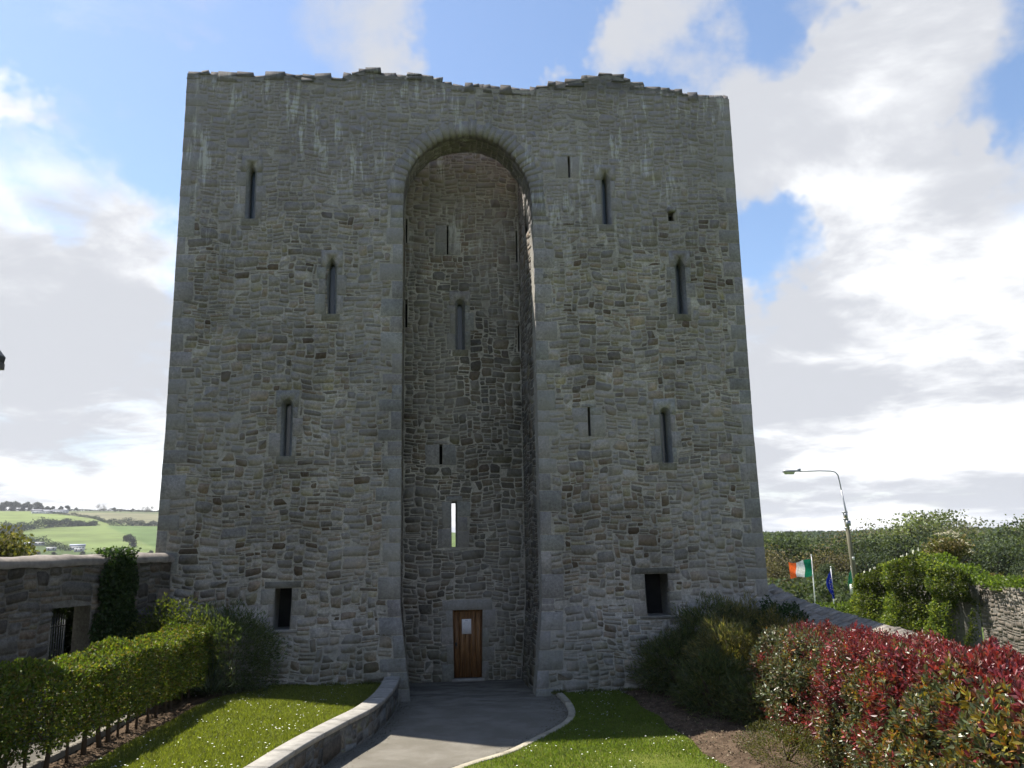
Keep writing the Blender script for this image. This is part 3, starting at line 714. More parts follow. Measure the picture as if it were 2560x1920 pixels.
sheet_obj('lawn', left_poly, np.linspace(0, 1, 30), np.linspace(.0, RWL, 60), lawn_z, M_turf)
sheet_obj('soil_bed', ident, np.linspace(-7.05, -4.0, 60), np.linspace(-15, .5, 200), lambda x, y: lawn_z(x, y)-.035+.015*np.sin(x*17+y*9)*np.sin(y*23), M_soil)
sheet_obj('garden_path', ident, np.linspace(-12, -6.95, 10), np.linspace(-15, .4, 20), lambda x, y: x*0+.36, simple('gravel', (.085, .078, .066), .95, .3, 30, bmp=.5))
KB = smooth_curve(np.array([(2.06, -.1), (2.10, -1.2), (2.03, -2.5), (1.80, -3.5), (1.42, -4.24), (.95, -4.95), (.31, -5.9), (-.45, -6.6), (-1.2, -7.6), (-1.6, -9), (-1.8, -12)]), 90)
def kb_x(y): return np.interp(-y, -KB[:, 1], KB[:, 0])
def soil_x(y): return np.interp(y, [-15, -7.3, -5.4, -2.8, 0], [3.75, 3.67, 3.65, 3.63, 3.6])+.05*np.sin(y*3.1)
def right_poly(U, V): a = kb_x(V)+.08; b = soil_x(V); return np.stack([a+(b-a)*U, V, U*0], -1)
sheet_obj('lawn', right_poly, np.linspace(0, 1, 24), np.linspace(-12, -.0, 60), lambda x, y: .045+.02*np.sin(x*2+y)*np.cos(y*1.3)+.0*x, M_turf)
sheet_obj('soil_bed', ident, np.linspace(3.3, 8.0, 90), np.linspace(-15, .4, 220), lambda x, y: .0+.10*smooth(3.55, 4.2, x)+.022*np.sin(x*13+y*7)*np.sin(y*17+x*3)+.015*np.sin(x*31)*np.sin(y*29), M_soil)
# grass blades and daisies
def blades(name, pts, hgt, cols):
    n = len(pts); th = rng.uniform(0, 2*math.pi, n); w = .006+.004*rng.random(n); h = hgt*rng.uniform(.5, 1.3, n); ln = rng.normal(0, .35, (n, 2))*h[:, None]
    d = np.stack([np.cos(th), np.sin(th)], 1)*w[:, None]
    V = np.zeros((n, 3, 3)); V[:, 0] = pts; V[:, 1] = pts; V[:, 0, :2] -= d; V[:, 1, :2] += d; V[:, 2] = pts; V[:, 2, :2] += ln; V[:, 2, 2] += h
    return tag(link(name, mesh_np(name, V.reshape(-1, 3), np.arange(3*n).reshape(-1, 3), np.repeat(cols, 3, 0), M_leaf)), 'short mown grass', None, None, 'stuff')
def sample_left(n):
    P = left_poly(rng.random(n), rng.uniform(0, 11.5, n)); P[:, 2] = lawn_z(P[:, 0], P[:, 1]); return P
def sample_right(n):
    P = right_poly(rng.random(n), rng.uniform(-9, -.05, n)); P[:, 2] = .045; return P
def gcol(n, k): c = np.array((.150, .170, .028))*rng.uniform(.7, 1.3, (n, 1))*k; c[rng.random(n) < .18] = (.15, .15, .05); return c
PL = sample_left(95000); b1 = blades('grass', PL, .045, gcol(len(PL), 1.05)); PR = sample_right(75000); b2 = blades('grass', PR, .042, gcol(len(PR), np.array((.80, .98, .85))))
b1['label'] = 'mown grass on the raised lawn beside the hedge'; b2['label'] = 'mown grass on the low lawn beside the curved kerb'
def daisies(P, lab):
    n = len(P); k = 6; th = np.arange(k)*2*math.pi/k; r = rng.uniform(.008, .017, n); V = np.zeros((n, k, 3)); V[:, :, 0] = P[:, None, 0]+r[:, None]*np.cos(th); V[:, :, 1] = P[:, None, 1]+r[:, None]*np.sin(th); V[:, :, 2] = (P[:, 2]+rng.uniform(.04, .07, n))[:, None]+rng.uniform(-.3, .3, (n, 1))*r[:, None]*np.cos(th)
    tag(link('daisies', mesh_np('daisies', V.reshape(-1, 3), np.arange(k*n).reshape(-1, k), np.tile((.80, .80, .74), (n*k, 1)), M_col)), lab, None, None, 'stuff')
def clump(P): 
    q = np.sin(P[:, 0]*3.1+P[:, 1]*1.7)*np.sin(P[:, 1]*2.3-P[:, 0])+rng.normal(0, .5, len(P)); return P[q > .15]
daisies(clump(sample_left(900)), 'white daisies dotted over the raised lawn'); daisies(clump(sample_right(450)), 'white daisies dotted over the low lawn')
# loose leaf litter and clods on the right bed
# ------------------------------------------------------------------ retaining wall
rwall = thing('retaining_wall', (-2.3, -4, 0), 'low curved rubble retaining wall with pale concrete cap beside the path', 'wall')
def f_rw(u, v, d): P = rw_pt(u, np.asarray(d, float)); return np.concatenate([P, np.asarray(v)[..., None]], -1)
ss = np.linspace(0, RWL, 90); s_ = Soup()
for k in range(len(ss)-1):
    a0, a1 = rw_pt(ss[k], np.array(0.)), rw_pt(ss[k+1], np.array(0.)); b0, b1_ = rw_pt(ss[k], np.array(-.30)), rw_pt(ss[k+1], np.array(-.30))
    V = [(*a0, -.1), (*a1, -.1), (*a1, .48), (*a0, .48), (*b0, -.1), (*b1_, -.1), (*b1_, .48), (*b0, .48)]
    s_.add(V, [(0, 1, 2, 3), (5, 4, 7, 6), (3, 2, 6, 7)])
s_.obj('wall_core', M_wallmortar, rwall)
def col_gw(u, v, w, h, rs): return PAL[rs.choice(8, p=[.16, .2, .14, .2, .14, .05, .06, .05])]*rs.uniform(.85, 1.15)
rr = lay_rubble(.02, RWL-.02, .0, .475, None, rsm, scale=.95)
gs = [('stone', (q[1]-q[0])*(q[3]-q[2]), *g) for q, g in zip(rr, stone_geo(rr, f_rw, rsm, col_gw, gap=.008))]
gs.sort(key=lambda p: -p[1]); emit_parts(rwall, gs[:300], M_wallstone)
if len(gs) > 300: emit_stuff(rwall, 'small_stones', gs[300:], M_wallstone)
s0 = 0.; 
while s0 < RWL-.1:
    s1 = min(s0+rsm.uniform(.95, 1.25), RWL); t = np.linspace(s0+.004, s1-.004, 7); V = []; F = []
    for k, q in enumerate(t):
        for d, z in ((.035, .47), (.035, .545), (.025, .555), (-.325, .555), (-.335, .545), (-.335, .47)): V.append((*rw_pt(q, np.array(d)), z+.002*math.sin(q*3)))
    for k in range(6):
        for e in range(6): F.append((k*6+e, (k+1)*6+e, (k+1)*6+(e+1) % 6, k*6+(e+1) % 6))
    F += [tuple(range(6))[::-1], tuple(36+e for e in range(6))]
    s_ = Soup(); s_.add(V, F); s_.obj('cap_slab', M_concrete, rwall); s0 = s1
# kerbs
def strip(root, C, w, z0, z1, mat, ln, name):
    d = np.hypot(*np.diff(C, axis=0).T); Lk = d.sum(); s0 = 0.
    def pt(s, o):
        P, _ = curve_eval(C, s); Q, _ = curve_eval(C, s+.06); Q0, _ = curve_eval(C, s-.06); t = (Q-Q0)/(np.linalg.norm(Q-Q0)+1e-9); return P+np.array((-t[1], t[0]))*o
    while s0 < Lk-.05:
        s1 = min(s0+ln, Lk); t = np.linspace(s0+.002, s1-.002, 6); V = []; F = []
        for q in t:
            for o, z in ((w/2, z0), (w/2, z1-.01), (w/2-.012, z1), (-w/2+.012, z1), (-w/2, z1-.01), (-w/2, z0)): V.append((*pt(q, o), z))
        for k in range(5):
            for e in range(5): F.append((k*6+e, (k+1)*6+e, (k+1)*6+e+1, k*6+e+1))
        F += [tuple(range(6))[::-1], tuple(30+e for e in range(6))]
        s_ = Soup(); s_.add(V, F); s_.obj(name, mat, root); s0 = s1
kerb = thing('kerb', (1.9, -3, 0), 'thin pale concrete kerb curving between the path and the low lawn', 'kerb')
strip(kerb, KB, .15, -.1, .07, simple('kerb_concrete', (.30, .27, .205), .9, .2, 7, bmp=.3), 1.6, 'kerb_stone')
M_kerb2 = simple('old_kerb', (.17, .155, .13), .9, .25, 6, bmp=.3)
kerb2 = thing('kerb', (-6.95, -5, .3), 'straight pale concrete kerb behind the stems of the clipped hedge', 'kerb')
strip(kerb2, np.array([(-6.92, -2.3), (-7.02, -5.3), (-7.2, -7.5), (-7.5, -14)]), 0.14, .2, .47, M_kerb2, .92, 'kerb_stone')

# ------------------------------------------------------------------ garden walls
def wall_run(name, A, B, z0, z1, th, label, gates=(), scale=1., pal=col_gw, ncount=300, side=1):
    A, B = np.array(A, float), np.array(B, float); Lw = np.linalg.norm(B-A); t = (B-A)/Lw; n = np.array((-t[1], t[0]))*side
    root = thing(name, (*((A+B)/2), z0), label, 'wall')
    def fm(u, v, d): return np.stack([A[0]+t[0]*u+n[0]*d, A[1]+t[1]*u+n[1]*d, v], 1)
    def blk(U, V):
        o = np.zeros(U.shape, bool)
        for (a, b, c, d) in gates: o |= (U > a-.04) & (U < b+.04) & (V < d+.12) & (V > c-.1)
        return o
    us = cuts(0, Lw, .5, [q for g in gates for q in g[:2]]); vs = cuts(z0-.3, z1, .5, [g[3] for g in gates])
    global body; keepb = body; body = Soup()
    gr = [(g[0], g[1], z0-.5, g[3]) for g in gates]
    sheet(fm, us, vs, lambda a, b, c, d: not in_any(a, b, c, d, gr), flip=side < 0)
    sheet(lambda u, v, d: fm(u, v, d-th), us, vs, lambda a, b, c, d: not in_any(a, b, c, d, gr), flip=side > 0)
    for g in gates:
        P = [(g[0], z0-.3), (g[0], g[3]), (g[1], g[3]), (g[1], z0-.3)]
        V = np.vstack([fm(np.array([p[0] for p in P]), np.array([p[1] for p in P]), np.full(4, dd)) for dd in (0, -th)])
        body.add(V, [(k, k+1, k+5, k+4) for k in range(3)])
    for uu in (0., Lw):
        V = np.vstack([fm(np.full(2, uu), np.array([z0-.3, z1]), np.full(2, dd)) for dd in (0, -th)]); body.add(V, [(0, 1, 3, 2)])
    body.obj('wall_core', M_wallmortar, root); body = keepb
    r = lay_rubble(0, Lw, z0, z1-.02, blk, rsm, scale=scale)
    g = [('stone', (q[1]-q[0])*(q[3]-q[2]), *w) for q, w in zip(r, stone_geo(r, fm, rsm, pal, gap=.010, proud=(.004, .022)))]
    g.sort(key=lambda p: -p[1]); emit_parts(root, g[:ncount], M_wallstone)
    if len(g) > ncount: emit_stuff(root, 'small_stones', g[ncount:], M_wallstone)
    return root, fm, Lw
def col_lw(u, v, w, h, rs): return PAL[rs.choice(8, p=[.12, .1, .2, .2, .2, .03, .14, .01])]*rs.uniform(.85, 1.25)*np.array((1.06, .98, .93))
LW_A, LW_B = (-7.28, -.12), (-10.6, -6.1)
GA = (2.2, 3.12, .35, 2.50)
lw, f_lw, LWL = wall_run('garden_wall', LW_A, LW_B, .3, 3.38, .5, 'tall dark rubble garden wall with rounded pale coping left of the castle', gates=[GA], pal=col_lw, scale=.95)
s_ = Soup(); nn = 46; prof = [(.05, 3.34), (.07, 3.40), (.055, 3.46), (0, 3.52), (-.1, 3.56), (-.25, 3.575), (-.4, 3.56), (-.5, 3.52), (-.555, 3.46), (-.57, 3.40), (-.55, 3.34)]
V = []; 
for k in range(nn):
    u = -.04+(LWL+.04)*k/(nn-1)
    P = f_lw(np.full(len(prof), u), np.array([p[1]+.012*math.sin(u*3+p[0]*6)+.008*rsm.normal() for p in prof]), np.array([p[0]+.02*math.sin(u*2.1) for p in prof])); V.append(P)
npf = len(prof); s_.add(np.vstack(V), [(k*npf+e, (k+1)*npf+e, (k+1)*npf+e+1, k*npf+e+1) for k in range(nn-1) for e in range(npf-1)]+[tuple(range(npf))[::-1], tuple((nn-1)*npf+e for e in range(npf))])
M_cop = simple('weathered_render', (.19, .168, .148), .95, .35, 5, bmp=.6)
s_.obj('coping', M_cop, lw, True)
# iron gate in the doorway
gate = thing('iron_gate', tuple(f_lw(np.array([3.4]), np.array([.36]), np.array([-.1]))[0]), 'black iron bar gate standing ajar in the doorway of the dark garden wall', 'gate')
hg = f_lw(np.array([GA[1]-.04]), np.array([0.]), np.array([-.22]))[0]; fr_ = f_lw(np.array([GA[0]+.28]), np.array([0.]), np.array([-.42]))[0]
gd = (fr_-hg)/np.linalg.norm(fr_-hg); gw = .66
def gp(u, z): return np.array((hg[0]+gd[0]*u, hg[1]+gd[1]*u, z))
for k in range(9):
    s_ = Soup(); uu = gw*k/8; top = 2.22+.08*math.sin(math.pi*k/8)
    s_.tube([gp(uu, .42), gp(uu, top)], .010 if 0 < k < 8 else .018, 6); s_.tube([gp(uu, top), gp(uu, top+.09)], [.018, .002], 5); s_.obj('bar', M_iron, gate)
for z in (.50, 1.25, 2.10):
    s_ = Soup(); s_.tube([gp(0, z), gp(gw, z)], .014, 6); s_.obj('rail', M_iron, gate)
s_ = Soup(); s_.box(-.05, .05, -.02, .02, 1.2, 1.32, fm=lambda V: np.array([gp(gw-.08+v[0], v[2])+np.array((0, v[1], 0)) for v in V])); s_.obj('lock', M_iron, gate)

# right boundary wall with a broad sloping slab coping
RR_ = smooth_curve(np.array([(8.35, 1.2, 2.42), (8.25, -.2, 2.22), (8.22, -1.8, 2.06), (8.25, -3.4, 1.96), (8.20, -4.6, 1.90), (7.95, -6.6, 1.88), (7.45, -8.6, 1.88), (6.93, -10.3, 1.88), (6.1, -13.5, 1.88), (5.3, -16.5, 1.88)]), 120)
bw = thing('boundary_wall', (7.6, -6, 0), 'boundary wall topped with a broad sloping slab coping behind the red hedge', 'wall')
dR = np.linalg.norm(np.diff(RR_, axis=0), axis=1); SR = np.concatenate([[0], np.cumsum(dR)]); LR = SR[-1]
def rp(s): return np.array([np.interp(s, SR, RR_[:, k]) for k in range(3)])
def rn(s): t = rp(s+.1)-rp(s-.1); t[2] = 0; t /= np.linalg.norm(t); return np.array((t[1], -t[0], 0))   # towards the garden (-x)
s_ = Soup(); ts = np.linspace(.1, LR-.1, 60); V = []
for q in ts:
    p, n = rp(q), rn(q)
    for o, z in ((.06, -.4), (.06, p[2]-.10), (1.0, p[2]-.40), (1.0, -.4)): V.append((p[0]+n[0]*o, p[1]+n[1]*o, z))
s_.add(V, [(k*4+e, k*4+e+1, (k+1)*4+e+1, (k+1)*4+e) for k in range(59) for e in range(3)]+[(0, 1, 2, 3), tuple(236+e for e in range(4))])
s_.obj('wall_core', M_wallmortar, bw)
q = .08
while q < LR-.3:
    w = rsm.uniform(.16, .34); sk = .20; y = -.02; n0 = rsm.integers(2, 4); cutp = [0]+sorted(rsm.uniform(.25, .85, n0-1).tolist())+[1.10]
    for a, b in zip(cutp[:-1], cutp[1:]):
        if b-a < .08: continue
        V = []; lift = rsm.uniform(-.012, .018)
        for zt in (-.09, 0.):
            for (o, ds) in ((a+.008, .008), (b-.008, .008), (b-.008, w-.008), (a+.008, w-.008)):
                p, n = rp(q+ds+sk*o), rn(q+ds+sk*o); V.append((p[0]+n[0]*o, p[1]+n[1]*o, p[2]-.30*o+zt+lift+rsm.uniform(-.01, .01)))
        s_ = Soup(); s_.add(V, [(0, 1, 2, 3), (4, 7, 6, 5), (0, 4, 5, 1), (1, 5, 6, 2), (2, 6, 7, 3), (3, 7, 4, 0)], np.array((.27, .235, .195))*rsm.uniform(.78, 1.12)); s_.obj('coping_slab', M_wallstone, bw)
    q += w

# ------------------------------------------------------------------ leaves
def unit(v): return v/(np.linalg.norm(v, axis=-1, keepdims=True)+1e-9)
def leaf_mesh(name, P, D, ln, wd, cols, mat, fold=.25):
    n = len(P); D = unit(D); rnd = rng.normal(size=(n, 3)); W = unit(np.cross(D, rnd)); Nn = np.cross(W, D)
    ln = np.broadcast_to(ln, (n,))[:, None]; wd = np.broadcast_to(wd, (n,))[:, None]
    V = np.zeros((n, 5, 3)); V[:, 0] = P; V[:, 1] = P+D*ln*.5+W*wd*.5; V[:, 2] = P+D*ln; V[:, 3] = P+D*ln*.5-W*wd*.5; V[:, 4] = P+D*ln*.5-Nn*wd*fold
    V[:, 2] += -Nn*ln*.12
    b = np.arange(n)[:, None]*5; F = np.concatenate([b+np.array([[0, 1, 2, 4]]), b+np.array([[0, 4, 2, 3]])])
    return mesh_np(name, V.reshape(-1, 3), F, np.repeat(cols, 5, 0), mat)
def leaf_quad(name, P, size, cols, mat, flat=.0):
    n = len(P); a = unit(rng.normal(size=(n, 3))*np.array((1, 1, 1-flat))); b = unit(np.cross(a, rng.normal(size=(n, 3)))); s = np.broadcast_to(size, (n,))[:, None]
    V = np.zeros((n, 4, 3)); V[:, 0] = P-a*s*.5; V[:, 1] = P+b*s*.33; V[:, 2] = P+a*s*.5; V[:, 3] = P-b*s*.33
    return mesh_np(name, V.reshape(-1, 3), np.arange(4*n).reshape(-1, 4), np.repeat(cols, 4, 0), mat)
def lump(P, f, a, seed=0.):
    return a*(np.sin(P[:, 0]*f+seed)*np.sin(P[:, 1]*f*1.13+seed*2)+np.sin(P[:, 2]*f*1.3+P[:, 0]*f*.6+seed*3)*.6)
def ellipsoid_pts(n, c, r, lumpf=3.0, lumpa=.16, shell=.35, zmin=None, seed=0.):
    d = unit(rng.normal(size=(n, 3))); t = 1-shell*rng.random(n)**1.6
    q = d*np.array(r); P = np.array(c)+q*(t*(1+lump(d*2.0, lumpf, lumpa, seed)))[:, None]
    if zmin is not None: k = P[:, 2] > zmin; P, d = P[k], d[k]
    return P, d
def pick(cs, n, var=.25): cs = np.array(cs); return cs[rng.integers(0, len(cs), n)]*rng.uniform(1-var, 1+var, (n, 1))
def stems(root, base, tips, r0, r1, c=(.10, .075, .05), name='branches'):
    s_ = Soup()
    for t in tips: 
        mid = (np.array(base)*.5+np.array(t)*.5)+rng.normal(0, .05, 3); s_.tube([base, mid, t], [r0, (r0+r1)/2, r1], 5, c)
    return s_.obj(name, M_bark, root)
def shrub(label, c, r, n, ln, wd, cs, mat=M_leaf, up=.3, name='shrub', group=None, lumpa=.18, zg=0., shell=.45, seed=0., cat='shrub'):
    root = thing(name, (c[0], c[1], zg), label, cat, group)
    P, d = ellipsoid_pts(n, c, r, 3.2, lumpa, shell, zg+.02, seed)
    D = unit(d+rng.normal(0, .65, P.shape)+np.array((0, 0, up)))
    link('foliage', leaf_mesh('foliage', P, D, ln*rng.uniform(.6, 1.25, len(P)), wd*rng.uniform(.7, 1.2, len(P)), pick(cs, len(P), .3), mat), root)
    tips = [np.array(c)+unit(rng.normal(size=3)+np.array((0, 0, .6)))*np.array(r)*.75 for _ in range(7)]
    stems(root, (c[0], c[1], zg-.02), tips, .03, .008)
    return root
# clipped hedge on the left
HL = np.array([(-6.35, -1.2), (-6.42, -1.9), (-6.50, -3.0), (-6.62, -4.6), (-6.78, -6.2), (-7.05, -8.2), (-7.4, -10.5), (-7.7, -12.5)])
hedge = thing('clipped_hedge', (-6.7, -5, .4), 'long yellow green clipped hedge on bare stems beside the raised lawn', 'hedge')
hs = smooth_curve(HL, 50); _, HLL = curve_eval(hs, 0.)
def hedge_pts(n, curve, Lc, hw, z0, z1, rnd_=.25, top=.42):
    s = rng.uniform(0, Lc, n); face = rng.random(n); o = np.zeros(n); z = np.zeros(n); nx = np.zeros(n); nz = np.zeros(n)
    t = face < top; o[t] = rng.uniform(-hw, hw, t.sum()); z[t] = z1; nz[t] = 1
    e = ~t; sg = np.where(rng.random(e.sum()) < .70, 1, -1); o[e] = hw*sg; z[e] = rng.uniform(z0, z1, e.sum()); nx[e] = sg
    # round the shoulders
    zz_ = np.clip((z-(z1-rnd_))/rnd_, 0, 1); oo = np.clip((np.abs(o)-(hw-rnd_))/rnd_, 0, 1); k = np.maximum(1, np.hypot(zz_, oo)); 
    z = np.where(zz_ > 0, z1-rnd_+zz_/k*rnd_, z); o = np.sign(o)*np.where(oo > 0, hw-rnd_+oo/k*rnd_, np.abs(o))
    P2, _ = curve_eval(curve, s); Q, _ = curve_eval(curve, s+.1); t_ = unit(Q-P2+1e-9); nrm = np.stack([-t_[:, 1], t_[:, 0]], 1)
    nrm[nrm[:, 0] < 0] *= -1
    d = np.stack([nrm[:, 0]*nx, nrm[:, 1]*nx, nz], 1); dep = -.24*rng.random(n)**1.5
    P = np.stack([P2[:, 0]+nrm[:, 0]*o, P2[:, 1]+nrm[:, 1]*o, z], 1); P += d*(dep+.0)[:, None]
    P += d*(lump(P, 3.6, .085, 1.)+lump(P, 9, .04, 2.))[:, None]
    return P, d, s, nrm
P, d, s, _ = hedge_pts(60000, hs, HLL, .50, .80, 1.95, .22)
P[:, 2] += .06*np.sin(s*2.1)*smooth(1.2, 1.8, P[:, 2])
cs = pick([(.115, .155, .022), (.085, .125, .020), (.15, .175, .025), (.055, .08, .020), (.15, .12, .03)], len(P))
link('foliage', leaf_mesh('foliage', P, unit(d*.8+rng.normal(0, .7, P.shape)+np.array((0, 0, .25))), .062*rng.uniform(.6, 1.2, len(P)), .034, cs, M_leaf), hedge)
s = .2
while s < HLL:
    p, _ = curve_eval(hs, s); s_ = Soup(); r0 = rng.uniform(.018, .04); dx, dy = rng.normal(0, .05, 2)
    s_.tube([(p[0], p[1], .36), (p[0]+dx*.5, p[1]+dy, .75), (p[0]+dx, p[1]-dy, 1.15), (p[0]+dx*2, p[1], 1.5)], [r0*1.2, r0, r0*.8, r0*.4], 7, (.085, .065, .045))
    for _k in range(3): a = rng.normal(0, .22, 2); s_.tube([(p[0]+dx*.5, p[1]+dy, .72+.1*_k), (p[0]+a[0], p[1]+a[1], 1.35)], [r0*.5, r0*.2], 5, (.085, .065, .045))
    s_.obj('stem', M_bark, hedge); s += rng.uniform(.30, .62)
# shrubs by the left foot of the castle
DG = [(.065, .092, .034), (.085, .112, .044), (.10, .112, .045), (.048, .068, .028)]
shrub('dark rounded evergreen shrub against the castle wall beside the small left niche', (-5.65, -.85, 1.20), (1.12, .85, 1.15), 13000, .11, .018, DG, up=.5, zg=.4, seed=1.)
shrub('bright leafy shrub behind the far end of the clipped hedge', (-6.95, -1.1, 1.30), (.95, .8, 1.12), 11000, .075, .035, [(.085, .11, .02), (.06, .085, .02), (.11, .12, .025)], zg=.4, seed=2.)
shrub('low dark shrub at the foot of the ivied garden wall', (-7.75, -1.9, .95), (.55, .6, .75), 4200, .07, .035, [(.035, .045, .016), (.05, .055, .02), (.07, .06, .025)], zg=.35, seed=3.)
fx = thing('flax_plant', (-5.85, -1.75, .4), 'spiky grey green strap leaved plant at the end of the clipped hedge', 'plant')
nn_ = 130; th = rng.uniform(0, 2*math.pi, nn_); el = rng.uniform(.35, 1.4, nn_); Dd = np.stack([np.cos(th)*np.cos(el), np.sin(th)*np.cos(el), np.sin(el)], 1)
Pb = np.array((-5.85, -1.75, .5))+Dd*rng.uniform(.05, .55, (nn_, 1)); link('foliage', leaf_mesh('foliage', Pb, Dd, rng.uniform(.2, .5, nn_), .028, pick([(.05, .075, .035), (.09, .12, .06), (.03, .05, .025)], nn_), M_gloss, .3), fx)
shrub('added dark thicket standing in for shade behind the bars of the iron gate', tuple(f_lw(np.array([2.2]), np.array([1.2]), np.array([-1.7]))[0]), (1.5, .7, 1.9), 16000, .16, .09, [(.03, .045, .016), (.02, .03, .012)], zg=-.3, seed=6.)  # added to darken the gateway, shade put into its leaf colour
# ivy on the garden wall
ivy = thing('ivy', tuple(f_lw(np.array([1.35]), np.array([.5]), np.array([.1]))[0]), 'column of dark ivy climbing over the coping of the tall garden wall', 'ivy')
n = 15000; vz = rng.uniform(.5, 3.70, n); hwid = np.interp(vz, [.5, 1.5, 2.6, 3.3, 3.7], [.58, .56, .46, .44, .36])*(1+.12*np.sin(vz*7)); uu = np.clip(rng.normal(0, .55, n), -1, 1)*hwid+1.62+.04*(2-vz)
dd = .03+.20*rng.random(n)*np.sqrt(np.clip(1-((uu-1.62)/(hwid+.1))**2, 0, 1)); top = vz > 3.4; dd[top] = rng.uniform(-.45, .22, top.sum())
P = f_lw(uu, vz, dd); fwd = f_lw(np.array([0.]), np.array([0.]), np.array([1.]))[0]-f_lw(np.array([0.]), np.array([0.]), np.array([0.]))[0]
link('foliage', leaf_mesh('foliage', P, unit(fwd*.4+rng.normal(0, .6, P.shape)+np.array((0, 0, -.3))), .075*rng.uniform(.6, 1.2, n), .06, pick([(.022, .045, .014), (.03, .06, .018), (.045, .075, .02)], n), M_leaf, .15), ivy)
s_ = Soup()
for k in range(6): q = np.linspace(.3, 3.3, 7); s_.tube(f_lw(1.62+rng.normal(0, .08)+np.cumsum(rng.normal(0, .06, 7)), q, np.full(7, .03)), .02, 5, (.09, .07, .05))
s_.obj('vine_stem', M_bark, ivy)
# dark shrubs at the right foot of the castle
DR = [(.070, .092, .034), (.095, .110, .044), (.13, .12, .052), (.055, .075, .032)]; BR = [(.16, .135, .055), (.115, .115, .048), (.20, .165, .065), (.09, .10, .042)]
R5 = [('dark narrow leaved shrub nearest the low lawn against the castle foot', (4.85, -1.15, .62), (.92, .85, .78), 8000, DR), ('dusky shrub reaching up beside the square right niche', (5.75, -.85, 1.05), (.85, .7, 1.08), 8000, DR),
      ('dark shrub against the castle wall near its right corner', (6.75, -.75, 1.05), (.85, .75, 1.10), 7500, BR), ('brownish bamboo like shrub in front of the dark shrubs', (5.75, -2.5, .82), (1.0, .95, .98), 10000, BR),
      ('golden tipped shrub between the dark shrubs and the red hedge', (6.55, -3.3, .92), (.85, .9, .98), 8000, [(.13, .105, .03), (.09, .075, .025), (.055, .055, .02)]),
      ('low dark shrub at the edge of the bare soil bed', (5.0, -3.2, .42), (.75, 1.1, .72), 8000, DR), ('dark sprawling shrub under the left end of the red hedge', (5.45, -4.5, .35), (.6, .8, .6), 5000, DR)]
for k, (lb, c, r, n, cs) in enumerate(R5): shrub(lb, c, r, n, .17, .021, cs, up=.35, zg=.08, seed=k*1.7+4, lumpa=.22)
shrub('dark leafy ivy bush spilling over the boundary wall by the castle corner', (7.35, -1.7, 1.25), (.72, 1.3, .88), 9000, .075, .05, [(.022, .045, .016), (.035, .06, .02), (.018, .032, .012)], zg=.1, seed=9., up=.1)
shrub('small fine leaved olive green shrub on the bare soil', (4.75, -7.35, .22), (.62, 1.15, .42), 9000, .035, .016, [(.085, .085, .025), (.06, .07, .02), (.12, .11, .04)], zg=.08, seed=3.3)
# photinia hedge
ph = thing('photinia_hedge', (6, -8, 0), 'big glossy hedge with bright red young leaves over green ones', 'hedge')
PHC = smooth_curve(np.array([(6.45, -4.3), (6.45, -5.8), (6.45, -7.5), (6.32, -9), (6.05, -10.8), (5.6, -13), (5.0, -15.5)]), 60); _, PHL = curve_eval(PHC, 0.)
n = 13500; 
s = rng.uniform(0, PHL, n); ang = rng.uniform(-.18, math.pi+.85, n)       # cross-section angle, 0 = wall side low, pi = lawn side low
rr_ = 1-.16*rng.random(n)**1.5; hwp = 1.38; zc = .90; rz = 1.30
P2, _ = curve_eval(PHC, s); Q, _ = curve_eval(PHC, s+.1); t_ = unit(Q-P2+1e-9); nrm = np.stack([-t_[:, 1], t_[:, 0]], 1); nrm[nrm[:, 0] < 0] *= -1
sup = lambda v, e: np.sign(v)*np.abs(v)**e
co, si = sup(np.cos(ang), .85), sup(np.sin(ang), .85)
endr = np.sqrt(np.clip(1-((.9-np.minimum(s, .9))/.9)**2, .05, 1))
P = np.stack([P2[:, 0]+nrm[:, 0]*co*hwp*rr_*endr, P2[:, 1]+nrm[:, 1]*co*hwp*rr_*endr, zc+si*rz*rr_*(.35+.65*endr)*(.86+.14*smooth(1.5, 5.5, s))], 1)
P[:, 2] = np.maximum(P[:, 2], .12+.1*rng.random(n))
d = unit(np.stack([nrm[:, 0]*np.cos(ang), nrm[:, 1]*np.cos(ang), np.sin(ang)+.05], 1)); P += d*(lump(P, 3.1, .13, 1.)+lump(P, 8., .07, 2.))[:, None]
redp = np.clip(.16+.85*smooth(1.80, 2.12, P[:, 2])*smooth(-1.0+.4*smooth(-9, -6, P[:, 1]), -.1, co)+.45*(np.sin(P[:, 1]*1.9+P[:, 2]*2.2+1)*np.sin(P[:, 0]*2.7+P[:, 1]*.8) > .1)*smooth(-4, -8, P[:, 1]), .05, .97)
clus = .5+.5*np.sin(P[:, 0]*4.1+2*np.sin(P[:, 1]*3.3))*np.sin(P[:, 1]*4.7+P[:, 2]*5.2); isred = (.62*rng.random(n)+.38*clus) < redp*.95+.05; yel = (~isred) & (rng.random(n) < .22*smooth(-6, -9, P[:, 1])+.03)
k = 9; shoots = np.repeat(np.arange(n), k); axis = unit(d*.7+np.array((0, 0, .9))+rng.normal(0, .25, d.shape))[shoots]; base = P[shoots]-axis*np.tile(np.linspace(.0, .13, k), n)[:, None]
sprd = np.tile(np.linspace(.25, 1.15, k), n)[:, None]; rad = unit(np.cross(axis, rng.normal(size=axis.shape))); Dl = unit(axis*(1.15-sprd)+rad*sprd+np.array((0, 0, .05)))
